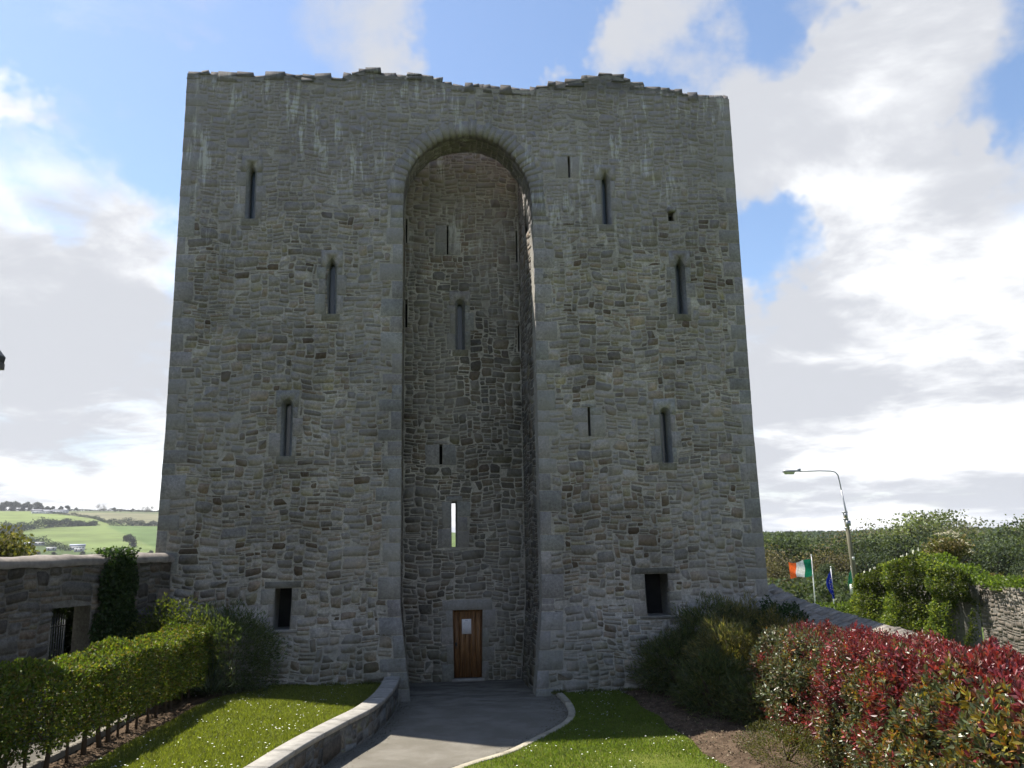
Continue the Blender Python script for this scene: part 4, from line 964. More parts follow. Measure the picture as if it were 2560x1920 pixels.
cl = np.where(isred[shoots][:, None], (pick([(.175, .026, .034), (.12, .022, .027), (.235, .040, .043), (.14, .055, .036)], n, .3)[shoots]*rng.uniform(.75, 1.25, (n*k, 1))), np.where(yel[shoots][:, None], pick([(.22, .20, .03), (.18, .15, .025), (.25, .12, .03)], n*k), pick([(.055, .080, .032), (.085, .110, .045), (.14, .155, .080), (.11, .08, .045)], n*k)))
lnl = np.tile(np.linspace(.050, .100, k), n)*rng.uniform(.75, 1.15, n*k)*(1+.45*smooth(-8.5, -12, base[:, 1]))
link('foliage', leaf_mesh('foliage', base, Dl, lnl, lnl*.40, cl, M_gloss, .18), ph)
# inner older leaves keep the hedge opaque
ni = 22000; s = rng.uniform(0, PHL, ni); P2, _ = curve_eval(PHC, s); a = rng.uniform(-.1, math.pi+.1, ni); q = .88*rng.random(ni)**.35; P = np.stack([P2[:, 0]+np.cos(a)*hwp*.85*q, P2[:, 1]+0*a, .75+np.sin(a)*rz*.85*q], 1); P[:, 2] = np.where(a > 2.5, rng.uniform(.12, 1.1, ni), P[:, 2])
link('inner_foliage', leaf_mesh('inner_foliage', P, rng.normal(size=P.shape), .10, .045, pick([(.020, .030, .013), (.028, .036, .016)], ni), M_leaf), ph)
s = .3
while s < PHL: 
    p, _ = curve_eval(PHC, s); s_ = Soup()
    for _k in range(4): a = rng.normal(0, .45, 2); s_.tube([(p[0], p[1], .05), (p[0]+a[0]*.5, p[1]+a[1]*.5, .7), (p[0]+a[0], p[1]+a[1], 1.6)], [.025, .018, .006], 5, (.08, .05, .04))
    s_.obj('stem', M_bark, ph); s += .6

# leaf litter, weeds along the foot of the castle
n = 5200; X = rng.uniform(3.55, 6.2, n); Y = rng.uniform(-10.5, -.6, n); k = X < 4.2+1.6*rng.random(n)**1.5; X, Y = X[k], Y[k]
P = np.stack([X, Y, .0+.10*smooth(3.55, 4.2, X)+.03], 1)
tag(link('leaf_litter', leaf_quad('leaf_litter', P, rng.uniform(.012, .05, len(P)), pick([(.12, .085, .05), (.07, .05, .032), (.17, .13, .08), (.06, .07, .025)], len(P)), M_col, .6)), 'dry leaves and crumbs on the bare soil bed', kind='stuff')
n = 2600; side_ = rng.random(n) < .5; X = np.where(side_, rng.uniform(1.9, 4.4, n), -rng.uniform(1.9, 5.2, n)); Y = -.46+.03*np.sin(X*9)-.10*rng.random(n)**2; k = np.sin(X*7)+rng.normal(0, .6, n) > .2
P = np.stack([X, Y, np.where(side_, .04, .40)], 1)[k]; D = unit(np.stack([rng.normal(0, .5, len(P)), -.5*np.ones(len(P)), rng.uniform(.5, 1.4, len(P))], 1))
tag(link('weeds', leaf_mesh('weeds', P, D, rng.uniform(.05, .16, len(P)), .014, pick([(.07, .10, .03), (.10, .12, .04), (.13, .12, .06)], len(P)), M_leaf)), 'weeds and grass tufts along the foot of the castle wall', kind='stuff')
n = 5200; sg_ = rng.random(n) < .55; yy_ = rng.uniform(-9, 1.6, n); off = np.abs(rng.normal(0, .16, n))+.01
X = np.where(sg_, kb_x(yy_)-.09-off, 0.); pw = rw_pt(np.clip(-yy_+.3, .05, RWL-.1), .03+off); X = np.where(sg_, X, pw[:, 0]); Y = np.where(sg_, yy_, pw[:, 1]); P = np.stack([X, Y, np.full(n, .008)], 1)
tag(link('grit', leaf_quad('grit', P, rng.uniform(.008, .028, n), pick([(.13, .11, .08), (.07, .06, .04), (.20, .18, .15), (.05, .07, .025)], n), M_col, .8)), 'loose grit and moss gathered along the edges of the path', kind='stuff')
# ------------------------------------------------------------------ beyond the wall on the right
KX, KS = 17.5, 1.231
def far_xf(P): P = np.asarray(P, float).copy(); P[:, 0] = KX+(P[:, 0]-14.1)*KS; P[:, 1] = -21.2+(P[:, 1]+21.2)*KS; P[:, 2] = 3.7+(P[:, 2]-3.7)*KS; return P
iw = thing('ivy_clad_wall', (17.8, 6, -.3), 'old stone wall across the lane, buried in bright ivy at its far end', 'wall')
s_ = Soup()
for (a, b, c, d) in ((-9, .62, -.3, 2.26), (1.40, 7.2, -.3, 2.1), (.62, 1.40, 1.80, 2.26)): s_.box(14.1, 14.6, a, b, c, d, fm=far_xf)
s_.obj('wall_core', M_wallmortar, iw)
def f_iw(u, v, d): return far_xf(np.stack([14.1-d, u, v], 1))
r = lay_rubble(-9, .60, -.1, 2.24, None, rsm, scale=.5)
g = [('stone', (q_[1]-q_[0])*(q_[3]-q_[2]), *w_) for q_, w_ in zip(r, stone_geo(r, f_iw, rsm, lambda *a: np.array((.225, .19, .155))*a[-1].uniform(.6, 1.15), gap=.008))]
g.sort(key=lambda p_: -(p_[1])); emit_parts(iw, g[:200], M_wallstone); emit_stuff(iw, 'small_stones', g[200:], M_wallstone)
def ivytop(y): return np.interp(y, [-9, -2, .5, 1.6, 3.1, 5.0, 6.6, 7.4], [2.45, 2.48, 2.45, 2.7, 3.05, 2.55, 2.2, 1.4])
iv = thing('ivy', (17.3, 9, 0), 'bright green ivy mass heaped over the stone wall beside the lamp post', 'ivy')
n = 36000; y = rng.uniform(.5, 7.4, n); z = rng.random(n)*(ivytop(y)+.2)-.1; bul = .45+.35*np.sin((y-.5)/6.9*math.pi); P = np.stack([14.1-bul*rng.random(n)**.4*np.sqrt(np.clip(1-(z/ivytop(y))**4*.8, .1, 1)), y, z], 1)
P[:, 0] += lump(P, 2.6, .20, 2.)+lump(P, 7, .10, 1.); k = ~((y < 1.42) & (y > .62) & (z < 1.8)); P = far_xf(P[k])
link('foliage', leaf_mesh('foliage', P, unit(np.array((-.8, -.3, .3))+rng.normal(0, .6, P.shape)), .10*rng.uniform(.6, 1.2, len(P)), .075, pick([(.12, .145, .035), (.085, .115, .032), (.16, .175, .045), (.05, .078, .026)], len(P), .3)*(.80+.9*np.clip(lump(P, 1.9, 1., 4.), -.35, .4))[:, None], M_leaf, .15), iv)  # leaf colour darkened in clumps to paint shaded hollows
n = 11000; y = rng.uniform(-9, 7.3, n); P = far_xf(np.stack([rng.uniform(13.85, 14.9, n), y, ivytop(y)-.22+.22*rng.random(n)+.08*np.sin(y*5)], 1))
link('foliage', leaf_mesh('foliage', P, unit(np.array((-.3, -.2, .7))+rng.normal(0, .6, P.shape)), .10, .08, pick([(.12, .16, .03), (.09, .13, .025)], n), M_leaf, .15), iv)
s_ = Soup()
for k in range(26): yb = 3.1+3.9*rng.random(); zt = float(ivytop(yb)); s_.tube(far_xf([(14.1, yb, zt-.1), (14.1, yb, zt+.10), (14.1, yb, zt+.26)]), [.035, .03, .006], 6, (.55, .55, .42))
s_.obj('flower_spikes', M_col, iv)['kind'] = 'stuff'
shrub('low bright green shrub at the base of the lamp post', (17.2, 13.5, .1), (3.2, .8, .75), 3500, .12, .08, [(.12, .16, .03), (.09, .13, .025)], zg=-.35, seed=5.)
# blossoming small tree with cream flower heads
def tree_mesh(h, spread, nleaf, leafs, cs, seed, sparse=.5, lean=0., trunk_c=(.075, .065, .055), rad=.03, depth=4, clump=None):
    global rng
    old = rng; rng = np.random.default_rng(seed); S_ = Soup(); tips = []
    def rec(p, d, ln, r, lv):
        q = p+d*ln; m = (p+q)/2+rng.normal(0, ln*.05, 3); S_.tube([p, m, q], [r, r*.85, r*.7], 5 if lv < 2 else 4, trunk_c, False)
        if lv >= depth: tips.append(q); return
        if lv >= 2: tips.append(q)
        for _ in range(3 if lv < 3 else 2+(rng.random() < .5)):
            nd = d+rng.normal(0, .52*spread, 3)+np.array((0, 0, .12)); nd /= np.linalg.norm(nd); rec(q, nd, ln*rng.uniform(.62, .82), r*.62, lv+1)
    rec(np.array((0, 0, 0.)), np.array((lean, 0, 1.)), h*.30, h*rad, 0)
    T = np.array(tips); sc_ = h/T[:, 2].max()*.97
    k = rng.integers(0, len(T), nleaf); cl = clump or h*.052; P = T[k]+np.clip(rng.normal(0, cl, (nleaf, 3)), -1.7*cl, 1.7*cl); cc_ = pick(cs, len(T), .40)[k]*rng.uniform(.8, 1.2, (nleaf, 1))
    tm = S_.mesh('trunk', M_bark); lm = leaf_quad('crown', P, leafs*rng.uniform(.6, 1.3, nleaf), cc_, M_far); rng = old
    return tm, lm, sc_
def place_tree(name, meshes, loc, s, rz, label, cat, group=None):
    tm, lm, k = meshes; root = thing(name, loc, label, cat, group); root.scale = (s*k,)*3; root.rotation_euler = (0, 0, rz)
    a = link('trunk', tm, root, False); b = link('crown', lm, root, False); return root
T_green = tree_mesh(12, 1.0, 15000, .24, [(.080, .100, .055), (.105, .125, .066), (.066, .085, .050)], 21)  # crown colours of the wood greyed and lightened, painting in lens veil
T_dark = tree_mesh(12, .95, 17000, .24, [(.052, .070, .044), (.066, .084, .050), (.080, .095, .056)], 22)
T_bud = tree_mesh(12, .9, 7000, .19, [(.135, .140, .090), (.110, .125, .072), (.15, .145, .10)], 23)
T_brown = tree_mesh(12, 1.0, 10000, .22, [(.110, .095, .060), (.095, .092, .055), (.13, .108, .066)], 24)
T_lime = tree_mesh(12, 1.0, 13000, .24, [(.125, .150, .075), (.110, .138, .068), (.145, .165, .085)], 25)
def polar(az, r): return -1.15+r*math.sin(R_(az)), -21.2+r*math.cos(R_(az))
def azd(xdisp): return math.degrees(math.atan((xdisp*2560/2212-1280)/2050*1.0))+6.1+.0
kinds = {'g': (T_green, 'full mid green tree', ), 'd': (T_dark, 'dense dark green tree'), 'b': (T_bud, 'thinly leaved pale budding tree'), 'w': (T_brown, 'brownish half bare tree'), 'l': (T_lime, 'fresh light green tree')}
# skyline trees: photo column, distance, top height, kind, words
sky_t = [(1762, 128, 1150, 'l', 'leftmost and lowest, above the tricolour flag'), (1845, 122, 1130, 'w', 'directly behind the wooden lamp post'), (1905, 116, 1120, 'b', 'first right of the lamp post on the skyline'),
         (1950, 110, 1111, 'b', 'with a wide open twiggy crown on the skyline'), (2000, 106, 1102, 'l', 'with the tallest rounded crown of the skyline'), (2075, 104, 1105, 'b', 'with bright gaps on the right of the tallest crown'),
         (2125, 100, 1113, 'b', 'second from the right edge of the skyline'), (2180, 94, 1119, 'g', 'standing at the right edge on the skyline'), (2230, 96, 1128, 'w', 'cut by the right edge of the picture')]
sky_t = [(a_, r_, 3.7+(1152-y_)*r_*.00062-1.7, k_, w_) for a_, r_, y_, k_, w_ in sky_t]
for (xp, r, zt, kd, wd) in sky_t:
    x, y = polar(azd(xp), r); z0 = float(terr(x, y)); place_tree('tree', kinds[kd][0], (x, y, z0), (zt-z0)/12, rng.uniform(0, 6), f'{kinds[kd][1]} {wd}', 'tree', 'skyline trees of the wood')
# the body of the wood, in front of and below the skyline
fill = [(az, r, zt) for r, zt, st in ((118, 3.4, 2.6), (98, 3.2, 3.0), (84, 2.6, 3.2), (70, 1.5, 3.7)) for az in np.arange(22.6, 46, st)]
for (az, r, zt) in fill:
    az += rng.uniform(-.9, .9); r += rng.uniform(-4, 4); zt += rng.uniform(-1.3, .2)+(1.0*smooth(36, 40, az) if r > 80 else 0)
    kd = rng.choice(['d', 'd', 'g', 'w', 'd', 'g']) if az < 38 else rng.choice(['g', 'w', 'w', 'd', 'b'])
    x, y = polar(az, r); z0 = float(terr(x, y)); place_tree('tree', kinds[kd][0], (x, y, z0), (zt-z0)/12, rng.uniform(0, 6), f'{kinds[kd][1]} packed among its neighbours below the skyline of the wood', 'tree', f'{kinds[kd][1]}s packed in the wood')
# undergrowth and far woods as masses
n = 60000; az = rng.uniform(20, 48, n); r = 62+63*rng.random(n)**1.4; X = -1.15+r*np.sin(np.radians(az)); Y = -21.2+r*np.cos(np.radians(az)); Z = terr(X, Y)+rng.random(n)**1.2*(4.5-2.2*smooth(75, 60, r))
nb_ = 16000; az2 = rng.uniform(20, 38, nb_); r2 = rng.uniform(57.5, 62, nb_); X2 = -1.15+r2*np.sin(np.radians(az2)); Y2 = -21.2+r2*np.cos(np.radians(az2)); X = np.concatenate([X, X2]); Y = np.concatenate([Y, Y2]); Z = np.concatenate([Z, terr(X2, Y2)+rng.random(nb_)*(1.5+.5*np.sin(az2*4))]); n += nb_
tag(link('undergrowth', leaf_quad('undergrowth', np.stack([X, Y, Z], 1), .36*rng.uniform(.5, 1.3, n), pick([(.052, .072, .038), (.068, .088, .045), (.085, .098, .052)], n), M_far)), 'dark undergrowth between the trees of the wood', kind='stuff')
n = 30000; az = rng.uniform(14, 50, n); r = rng.uniform(420, 900, n); X = -1.15+r*np.sin(np.radians(az)); Y = -21.2+r*np.cos(np.radians(az)); Z = terr(X, Y)+rng.random(n)**.8*7
tag(link('far_woodland', leaf_quad('far_woodland', np.stack([X, Y, Z], 1), 4.2*rng.uniform(.5, 1.3, n), pick([(.030, .050, .026), (.045, .065, .032), (.055, .075, .035)], n), M_far)), 'far wooded ridge on the horizon at the right', kind='stuff')
# blossom tree
T_blo = tree_mesh(4.2, .9, 3600, .16, [(.13, .105, .045), (.17, .14, .07), (.09, .095, .035)], 31, rad=.018)
bx, by_ = 27.4, 22.
bt_ = place_tree('blossom_tree', T_blo, (bx, by_, -.5), .92, .5, 'small tree of bronze leaves and cream flower heads behind the ivy', 'tree')
fl = Soup()
for k in range(40):
    a, b = rng.uniform(0, 6.28), rng.uniform(.0, 1.45); c0 = np.array((math.cos(a)*math.cos(b)*1.3, math.sin(a)*math.cos(b)*1.3, 2.5+math.sin(b)*1.75)); 
    for _ in range(5): c1 = c0+rng.normal(0, .05, 3); fl.tube([c1, c1+(0, 0, .04)], [.055, .03], 6, (.42, .38, .25))
o = link('flower_heads', fl.mesh('flower_heads', M_col), bt_, False); o['kind'] = 'stuff'
T_bb = tree_mesh(3.4, 1.1, 5200, .17, [(.12, .085, .035), (.09, .08, .03), (.15, .115, .05)], 32, rad=.018)
place_tree('bush', T_bb, (32.5, 22., float(terr(32.5, 22))), 1.0, 0, 'rusty brown leaved bush right of the blossoming tree', 'bush')
place_tree('bush', T_bb, (29.8, 21., float(terr(29.8, 21))), .85, 2, 'rusty brown leaved bush just behind the blossoming tree', 'bush')

# lamp post, flags
lp = thing('street_lamp', (20.85, 20, -.4), 'leaning wooden pole with a long galvanised arm and street lamp head', 'street lamp')
def wood_mat():
    m, nt, b = principled('weathered_pole', .85, .2); n = noise(pos(nt, 12, 12, .8), 1., 5, .6, nt=nt); nt.links.new(mixc(nt, n.outputs[0], (.085, .078, .050), (.20, .185, .13)), b.inputs['Base Color']); return m
s_ = Soup(); s_.tube([(20.9, 20, -.5), (20.74, 20, 2.2), (20.57, 20, 4.89)], [.135, .12, .10], 12); s_.obj('pole', wood_mat(), lp, True)
s_ = Soup(); s_.tube([(20.62, 19.86, 4.0), (20.56, 19.86, 4.95), (20.44, 19.93, 6.0)], .038, 8)
s_.tube([(20.56, 19.9, 4.9), (20.42, 19.95, 6.35), (20.36, 19.97, 6.78), (20.24, 19.98, 6.94), (20.0, 20, 7.0), (19.4, 20.02, 7.02), (18.3, 20.02, 7.0)], .032, 8); s_.obj('arm', M_steel, lp, True)
s_ = Soup()
for z in (4.05, 4.5, 4.85): s_.tube([(20.61-.06*(z-4), 20, z-.03), (20.61-.06*(z-4), 20, z+.03)], .15, 10)
s_.box(20.50, 20.72, 19.78, 19.90, 4.15, 4.42); s_.box(20.46, 20.6, 19.80, 19.88, 4.6, 4.8); s_.obj('bracket', M_steel, lp)
s_ = Soup(); Pm = np.array([(-.52, -.12, .0), (.42, -.06, .02), (.42, .06, .02), (-.52, .12, .0), (-.45, -.10, .11), (.42, -.05, .09), (.42, .05, .09), (-.45, .10, .11)])+np.array((17.9, 20.02, 6.97))
s_.add(Pm, [(0, 3, 2, 1), (4, 5, 6, 7), (0, 1, 5, 4), (2, 3, 7, 6), (1, 2, 6, 5), (3, 0, 4, 7)], (.3, .3, .3)); s_.box(18.2, 18.36, 19.98, 20.06, 7.05, 7.14, (.3, .3, .3)); lh = s_.obj('lamp_head', M_steel, lp)
s_ = Soup(); Pm = np.array([(-.47, -.10, .0), (.12, -.09, .0), (.12, .09, .0), (-.47, .10, .0), (-.38, -.06, -.12), (.05, -.06, -.12), (.05, .06, -.12), (-.38, .06, -.12)])+np.array((17.9, 20.02, 6.975)); s_.add(Pm, [(4, 7, 6, 5), (0, 4, 5, 1), (2, 6, 7, 3), (1, 5, 6, 2), (3, 7, 4, 0)], (.55, .57, .58)); s_.obj('lens', M_col, lh)
sg = thing('pole_notice', (20.7, 19.85, .9), 'small white sign plate fixed low on the leaning wooden pole', 'sign'); s_ = Soup(); s_.box(20.38, 20.80, 19.83, 19.85, .72, 1.22, (.70, .69, .64)); s_.obj('plate', M_col, sg)
sg = thing('pole_notice', (20.7, 19.86, 2.5), 'tiny pale plate higher on the leaning wooden pole', 'sign'); s_ = Soup(); s_.box(20.66, 20.79, 19.855, 19.865, 2.42, 2.58, (.65, .65, .6)); s_.obj('plate', M_col, sg)
def flagpole(x, y, zt, label):
    fp = thing('flagpole', (x, y, float(terr(x, y))), label, 'flagpole'); s_ = Soup(); s_.tube([(x, y, float(terr(x, y))-.1), (x, y, zt)], [.045, .03], 8, (.62, .62, .60)); s_.obj('pole', M_col, fp, True)
    s_ = Soup(); s_.tube([(x, y, zt), (x, y, zt+.05), (x, y, zt+.09)], [.045, .05, .01], 8, (.6, .6, .6)); s_.obj('finial', M_col, fp); return fp
flagpole(23.32, 30, 2.42, 'white flagpole flying the green white and orange flag'); flagpole(24.55, 30, 1.66, 'white flagpole carrying the limp blue flag'); flagpole(25.92, 30, 1.68, 'white flagpole carrying the limp green flag')
M_cloth = leaf_mat('flag_cloth', .8, .1, .35, (1, 1, 1))
tri = thing('flag', (23.3, 30, 1.7), 'green, white and orange flag streaming left in the wind', 'flag')
for k, c in enumerate([(.010, .16, .085), (.72, .72, .70), (.85, .145, .03)]):
    nu, nv = 9, 11; u = np.linspace(k/3, (k+1)/3, nu); v = np.linspace(0, 1, nv); U, V = np.meshgrid(u, v, indexing='ij')
    X = 23.28-U*1.52; Z = 2.22-V*(1.02)-.28*U+.10*np.sin(U*7+V*2)*U+.42*U*(1-V)*.15+.10*U*V; Yy = 30+.13*np.sin(U*9+V*3)*U**.5+.05*np.sin(V*7+U*4); Z -= .06*np.sin(U*9)*V
    I, J = np.meshgrid(np.arange(nu-1), np.arange(nv-1), indexing='ij'); F = np.stack([I*nv+J, (I+1)*nv+J, (I+1)*nv+J+1, I*nv+J+1], -1).reshape(-1, 4)
    o = link('stripe', mesh_np('stripe', np.stack([X, Yy, Z], -1).reshape(-1, 3), F, np.full((nu*nv, 3), c), M_cloth, True), tri); o['label'] = ['green stripe', 'white stripe', 'orange stripe'][k]
def limp(name, x, zt, h, w, c, label, dirx=-1):
    f = thing('flag', (x, 30, zt), label, 'flag'); nu, nv = 13, 16; u = np.linspace(0, 1, nu); v = np.linspace(0, 1, nv); U, V = np.meshgrid(u, v, indexing='ij')
    wid = w*(.25+.75*np.sin(np.clip(V*1.15, 0, 1)*math.pi)**.8); X = x+dirx*(U*wid+.03)-dirx*.25*w*V; Yy = 30-.05-.07*np.sin(U*14)*(.3+V); Z = zt-V*h-.22*U*(1-V)
    I, J = np.meshgrid(np.arange(nu-1), np.arange(nv-1), indexing='ij'); F = np.stack([I*nv+J, (I+1)*nv+J, (I+1)*nv+J+1, I*nv+J+1], -1).reshape(-1, 4)
    link('cloth', mesh_np('cloth', np.stack([X, Yy, Z], -1).reshape(-1, 3), F, np.full((nu*nv, 3), c), M_cloth, True), f); return f, X, Yy, Z
ef, X, Yy, Z = limp('flag', 24.52, 1.5, 1.75, .42, (.018, .035, .28), 'limp deep blue flag with faint yellow stars')
st = Soup()
for k in range(7):
    i, j = 3+(k*2) % 6, 4+k; cx_, cz_ = X[i, j], Z[i, j]; pts = [(cx_+(.035 if q % 2 == 0 else .015)*math.sin(q*math.pi/5), Yy[i, j]-.06, cz_+(.035 if q % 2 == 0 else .015)*math.cos(q*math.pi/5)) for q in range(10)]
    st.add(pts, [tuple(range(10))], (.75, .55, .05))
st.obj('star', M_col, ef)['kind'] = 'stuff'
limp('flag', 25.9, 1.55, 1.9, .34, (.03, .20, .10), 'limp green flag half hidden by the leaning wooden pole', -1)

# ------------------------------------------------------------------ the hill on the left
def strip_foliage(name, pts, h, w, n, leafs, cs, label, cat, kind=None):
    W = [np.array(hill_world(*p)) for p in pts]; W = np.array(W); seg_ = np.linalg.norm(np.diff(W[:, :2], axis=0), axis=1); S_ = np.concatenate([[0], np.cumsum(seg_)])
    s = rng.uniform(0, S_[-1], n); X = np.interp(s, S_, W[:, 0]); Y = np.interp(s, S_, W[:, 1]); hh = h*(1+.45*np.sin(s*.09)*np.sin(s*.031+1)+.25*np.sin(s*.37)); X += rng.normal(0, w, n); Y += rng.normal(0, w, n)
    Z = terr(X, Y)+rng.random(n)**.8*hh
    root = thing(name, tuple(W[0]), label, cat)
    link('foliage', leaf_quad('foliage', np.stack([X, Y, Z], 1), leafs*rng.uniform(.5, 1.3, n), pick(cs, n), M_far), root)
    s_ = Soup()
    for q in np.linspace(0, S_[-1], 12): x, y = np.interp(q, S_, W[:, 0]), np.interp(q, S_, W[:, 1]); s_.tube([(x, y, float(terr(x, y))-.3), (x, y, float(terr(x, y))+h*.7)], .2, 5, (.06, .05, .04))
    s_.obj('trunks', M_bark, root)['kind'] = 'stuff'
HG = [(.020, .032, .020), (.028, .040, .022), (.016, .026, .017)]
strip_foliage('hedgerow', [(-60, 1172), (0, 1160), (22, 1152), (60, 1145), (110, 1139)], 8.5, 3.0, 5200, 2.0, HG, 'thick dark hedgerow of trees at the left across the hillside', 'hedgerow')
strip_foliage('hedgerow', [(105, 1139), (150, 1137), (200, 1135), (205, 1135)], 6.5, 2.4, 3400, 1.8, HG, 'middle length of the long dark hedgerow crossing the hill', 'hedgerow')
strip_foliage('hedgerow', [(235, 1135), (290, 1134), (345, 1134), (420, 1135)], 7.0, 2.4, 3600, 1.8, HG, 'dark hedgerow on the hill running behind the castle corner', 'hedgerow')
strip_foliage('hedgerow', [(70, 1110), (110, 1111), (150, 1114), (200, 1120), (236, 1131)], 3.8, 1.6, 2600, 1.5, HG, 'thin hedgerow slanting down between the green and the brown field', 'hedgerow')
strip_foliage('hedgerow', [(-60, 1150), (25, 1160), (60, 1168), (100, 1178), (150, 1190)], 5.5, 2.2, 3600, 1.3, HG, 'low dark hedgerow slanting down above the white roofs', 'hedgerow')
strip_foliage('hedgerow', [(-60, 1105), (60, 1104.5), (150, 1103), (250, 1102.5), (345, 1102.5), (420, 1103)], 3.2, 3., 4200, 2.0, HG, 'hedgerow along the top of the hill against the sky', 'hedgerow')
T_hill = tree_mesh(9, 1.05, 1500, 1.0, [(.030, .038, .030), (.040, .048, .034), (.05, .05, .04)], 41, clump=.9)
T_bare = tree_mesh(9, 1.15, 700, .45, [(.09, .085, .07), (.075, .07, .06)], 42, clump=.9, depth=5)
hill_trees = [(4, 13, 'l'), (13, 15, 'l'), (22, 14, 'l'), (31, 15, 'l'), (40, 12, 'l'), (47, 11, 'l'), (58, 14, 'l'), (66, 11, 'l'), (76, 14, 'l'), (84, 12, 'l'), (97, 8, 'l'), (108, 8, 'l'), (125, 8, 'l'), (140, 9, 'l'), (160, 6, 'l'), (210, 13, 'b'), (243, 7, 'l'), (258, 5, 'l'), (283, 6, 'l'), (311, 11, 'b'), (325, 12, 'b')]
wh = {210: 'bare round crowned tree standing alone on the hilltop', 311: 'smaller of two bare trees on the hilltop by the castle edge', 325: 'larger of two bare trees on the hilltop by the castle edge', 243: 'small dark tree on the bare stretch of hilltop', 283: 'small dark bush like tree on the hilltop left of the two bare trees', 160: 'lowest dark tree just right of the hilltop houses', 140: 'dark flat topped tree directly behind the right hilltop house'}
ORD = ['first', 'second', 'third', 'fourth', 'fifth', 'sixth', 'seventh', 'eighth', 'ninth', 'tenth', 'eleventh', 'twelfth', 'thirteenth', 'fourteenth', 'fifteenth']
nt_ = 0
for (xp, hh, kd) in hill_trees:
    if xp not in wh: wh[xp] = f'{ORD[nt_]} dark tree from the left along the hilltop against the sky'; nt_ += 1
    x, y, z = hill_world(xp, 1103.5); place_tree('hill_tree', T_hill if kd == 'l' else T_bare, (x, y, z-.5), hh/9*1.0, rng.uniform(0, 6), wh[xp], 'tree', 'trees on the hilltop')
x, y, z = hill_world(281, 1180); place_tree('hill_tree', T_hill, (x, y, z-1), 1.3, 1, 'single rounded brown grey tree at the foot of the green hill field', 'tree')
for kf, (xp, h_) in enumerate(((-20, 1.2), (10, 1.1), (45, .9), (85, .8), (120, .7), (180, .75), (215, .8), (250, .65), (300, .8), (330, .9))):
    x, y, z = hill_world(xp, 1197); place_tree('hill_tree', T_hill, (x, y, z-2), h_*.62, xp, f'{ORD[kf]} leafy tree from the left at the hill foot just above the garden wall', 'tree', 'trees at the foot of the hill')
def house(xp, yp, L_, W_, H_, rh, ang, wc, rc, label, name='house', cat='house', group=None, win=5):
    x, y, z = hill_world(xp, yp); root = thing(name, (x, y, z), label, cat, group); root.rotation_euler = (0, 0, ang)
    s_ = Soup(); s_.box(-L_/2, L_/2, -W_/2, W_/2, -1, H_, wc); link('wall', s_.mesh('wall', M_col), root, False)
    s_ = Soup(); e = .4; V = [(-L_/2-e, -W_/2-e, H_), (L_/2+e, -W_/2-e, H_), (L_/2+e, W_/2+e, H_), (-L_/2-e, W_/2+e, H_), (-L_/2-e, 0, H_+rh), (L_/2+e, 0, H_+rh)]; s_.add(V, [(0, 1, 5, 4), (2, 3, 4, 5), (3, 0, 4), (1, 2, 5), (0, 3, 2, 1)], rc); link('roof', s_.mesh('roof', M_col), root, False)
    for k in range(win):
        s_ = Soup(); xx = -L_/2+L_*(k+.5)/win; s_.box(xx-.6, xx+.6, -W_/2-.06, -W_/2+.1, 1.0, 2.2, (.05, .06, .08)); link('window', s_.mesh('window', M_col), root, False)
house(84, 1110.5, 26, 9, 3.2, 3.2, .5, (.62, .62, .64), (.20, .20, .23), 'long pale farmhouse with a grey roof at the left on the hilltop')
house(100, 1110.8, 14, 8, 3., 2.6, .4, (.55, .55, .58), (.22, .22, .25), 'shorter pale house between the two long hilltop houses')
house(126, 1108.8, 24, 9, 3., 2.4, .45, (.60, .60, .62), (.22, .23, .26), 'long low pale house at the right of the hilltop group')
for k, (xp, yp) in enumerate([(35, 1180), (48, 1180), (60, 1179), (74, 1178), (88, 1178)]):
    house(xp, yp, 9, 4, 2.4, .8, .4, (.38, .38, .38), (.46, .46, .46), 'white roofed cabin in the row below the hedgerow, '+['leftmost', 'second from left', 'middle one', 'second from right', 'rightmost'][k], 'cabin', 'cabin', 'white roofed cabins at the foot of the hill', 3)
house(113, 1189, 8, 4, 2.4, .9, .3, (.38, .38, .38), (.46, .46, .46), 'small white roofed cabin alone between the cabins and the grey house', 'cabin', 'cabin', 'white roofed cabins at the foot of the hill', 2)
house(168, 1187, 13, 6, 3.2, 2.2, .3, (.55, .55, .58), (.27, .29, .35), 'grey blue roofed house just above the middle of the garden wall')
house(172, 1191, 8, 4, 2.2, .8, .2, (.38, .38, .38), (.46, .46, .46), 'white flat roofed shed in front of the grey blue roofed house', 'cabin', 'shed', None, 2)
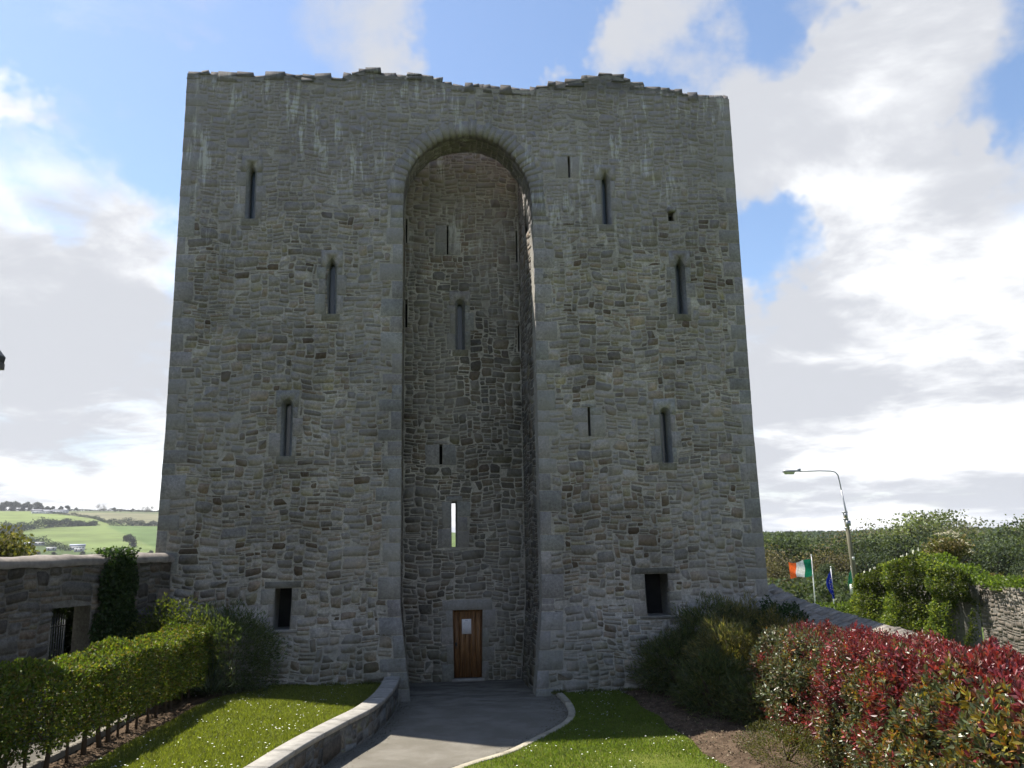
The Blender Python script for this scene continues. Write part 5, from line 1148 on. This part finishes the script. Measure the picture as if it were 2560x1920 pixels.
# yellow green foliage close behind the wall at the far left
T_near = tree_mesh(5, 1.1, 4200, .17, [(.13, .125, .045), (.10, .11, .035), (.15, .13, .06)], 51, rad=.014)
for px_, r, s_c, lb in ((8, 40, .86, 'yellow green leafy bush at the left edge just behind the garden wall'), (52, 46, .62, 'second, lower yellow green bush behind the garden wall'), (-30, 38, 1.0, 'yellow green bush mostly outside the left edge')):
    x, y = polar(-25.8+px_/345*8.7, r); place_tree('bush', T_near, (x, y, float(terr(x, y))-.3), s_c, px_, lb, 'bush')
# neighbouring building at the left edge of the picture (only its eaves corner reaches the frame)
nb = thing('building', (-13, -8.5, .3), 'dark slate roof corner of a neighbouring building at the left edge of the picture', 'building')
s_ = Soup(); s_.box(-16, -9.6, -13.5, -6.6, .2, 6.9, (.30, .29, .27)); s_.obj('wall', M_wallmortar, nb)
M_slate = simple('slate', (.045, .05, .06), .6, .2, 4)
s_ = Soup(); xe, ye = -8.66, -6.0
V = [(xe, ye, 6.98), (xe+.02, ye, 7.09), (-12.8, ye, 12.2), (-16.9, ye, 7.09), (-16.9, ye, 6.98)]; V2 = [(a, -14.2, c) for a, b, c in V]
s_.add(V+V2, [(0, 1, 2, 3, 4), (9, 8, 7, 6, 5), (0, 5, 6, 1), (1, 6, 7, 2), (2, 7, 8, 3), (3, 8, 9, 4), (4, 9, 5, 0)]); s_.obj('roof', M_slate, nb)
s_ = Soup(); s_.box(xe-.12, xe+.01, -14.2, ye+.01, 6.86, 6.975, (.1, .1, .1)); s_.obj('gutter', M_iron, nb)

# thin summer haze over the valley
hz = Soup(); hz.box(-5300, 5300, -5300, 5300, -12, 95); M_haze = bpy.data.materials.new('haze'); M_haze.use_nodes = True
nh = M_haze.node_tree; nh.nodes.clear(); oh = nh.nodes.new('ShaderNodeOutputMaterial'); vh = nh.nodes.new('ShaderNodeVolumePrincipled')
vh.inputs['Color'].default_value = (.90, .93, 1.0, 1); vh.inputs['Density'].default_value = .00009; vh.inputs['Anisotropy'].default_value = .3; nh.links.new(vh.outputs[0], oh.inputs['Volume'])
tag(hz.obj('haze', M_haze), 'thin haze in the air', None, None, 'stuff')
sc.cycles.volume_bounces = 0
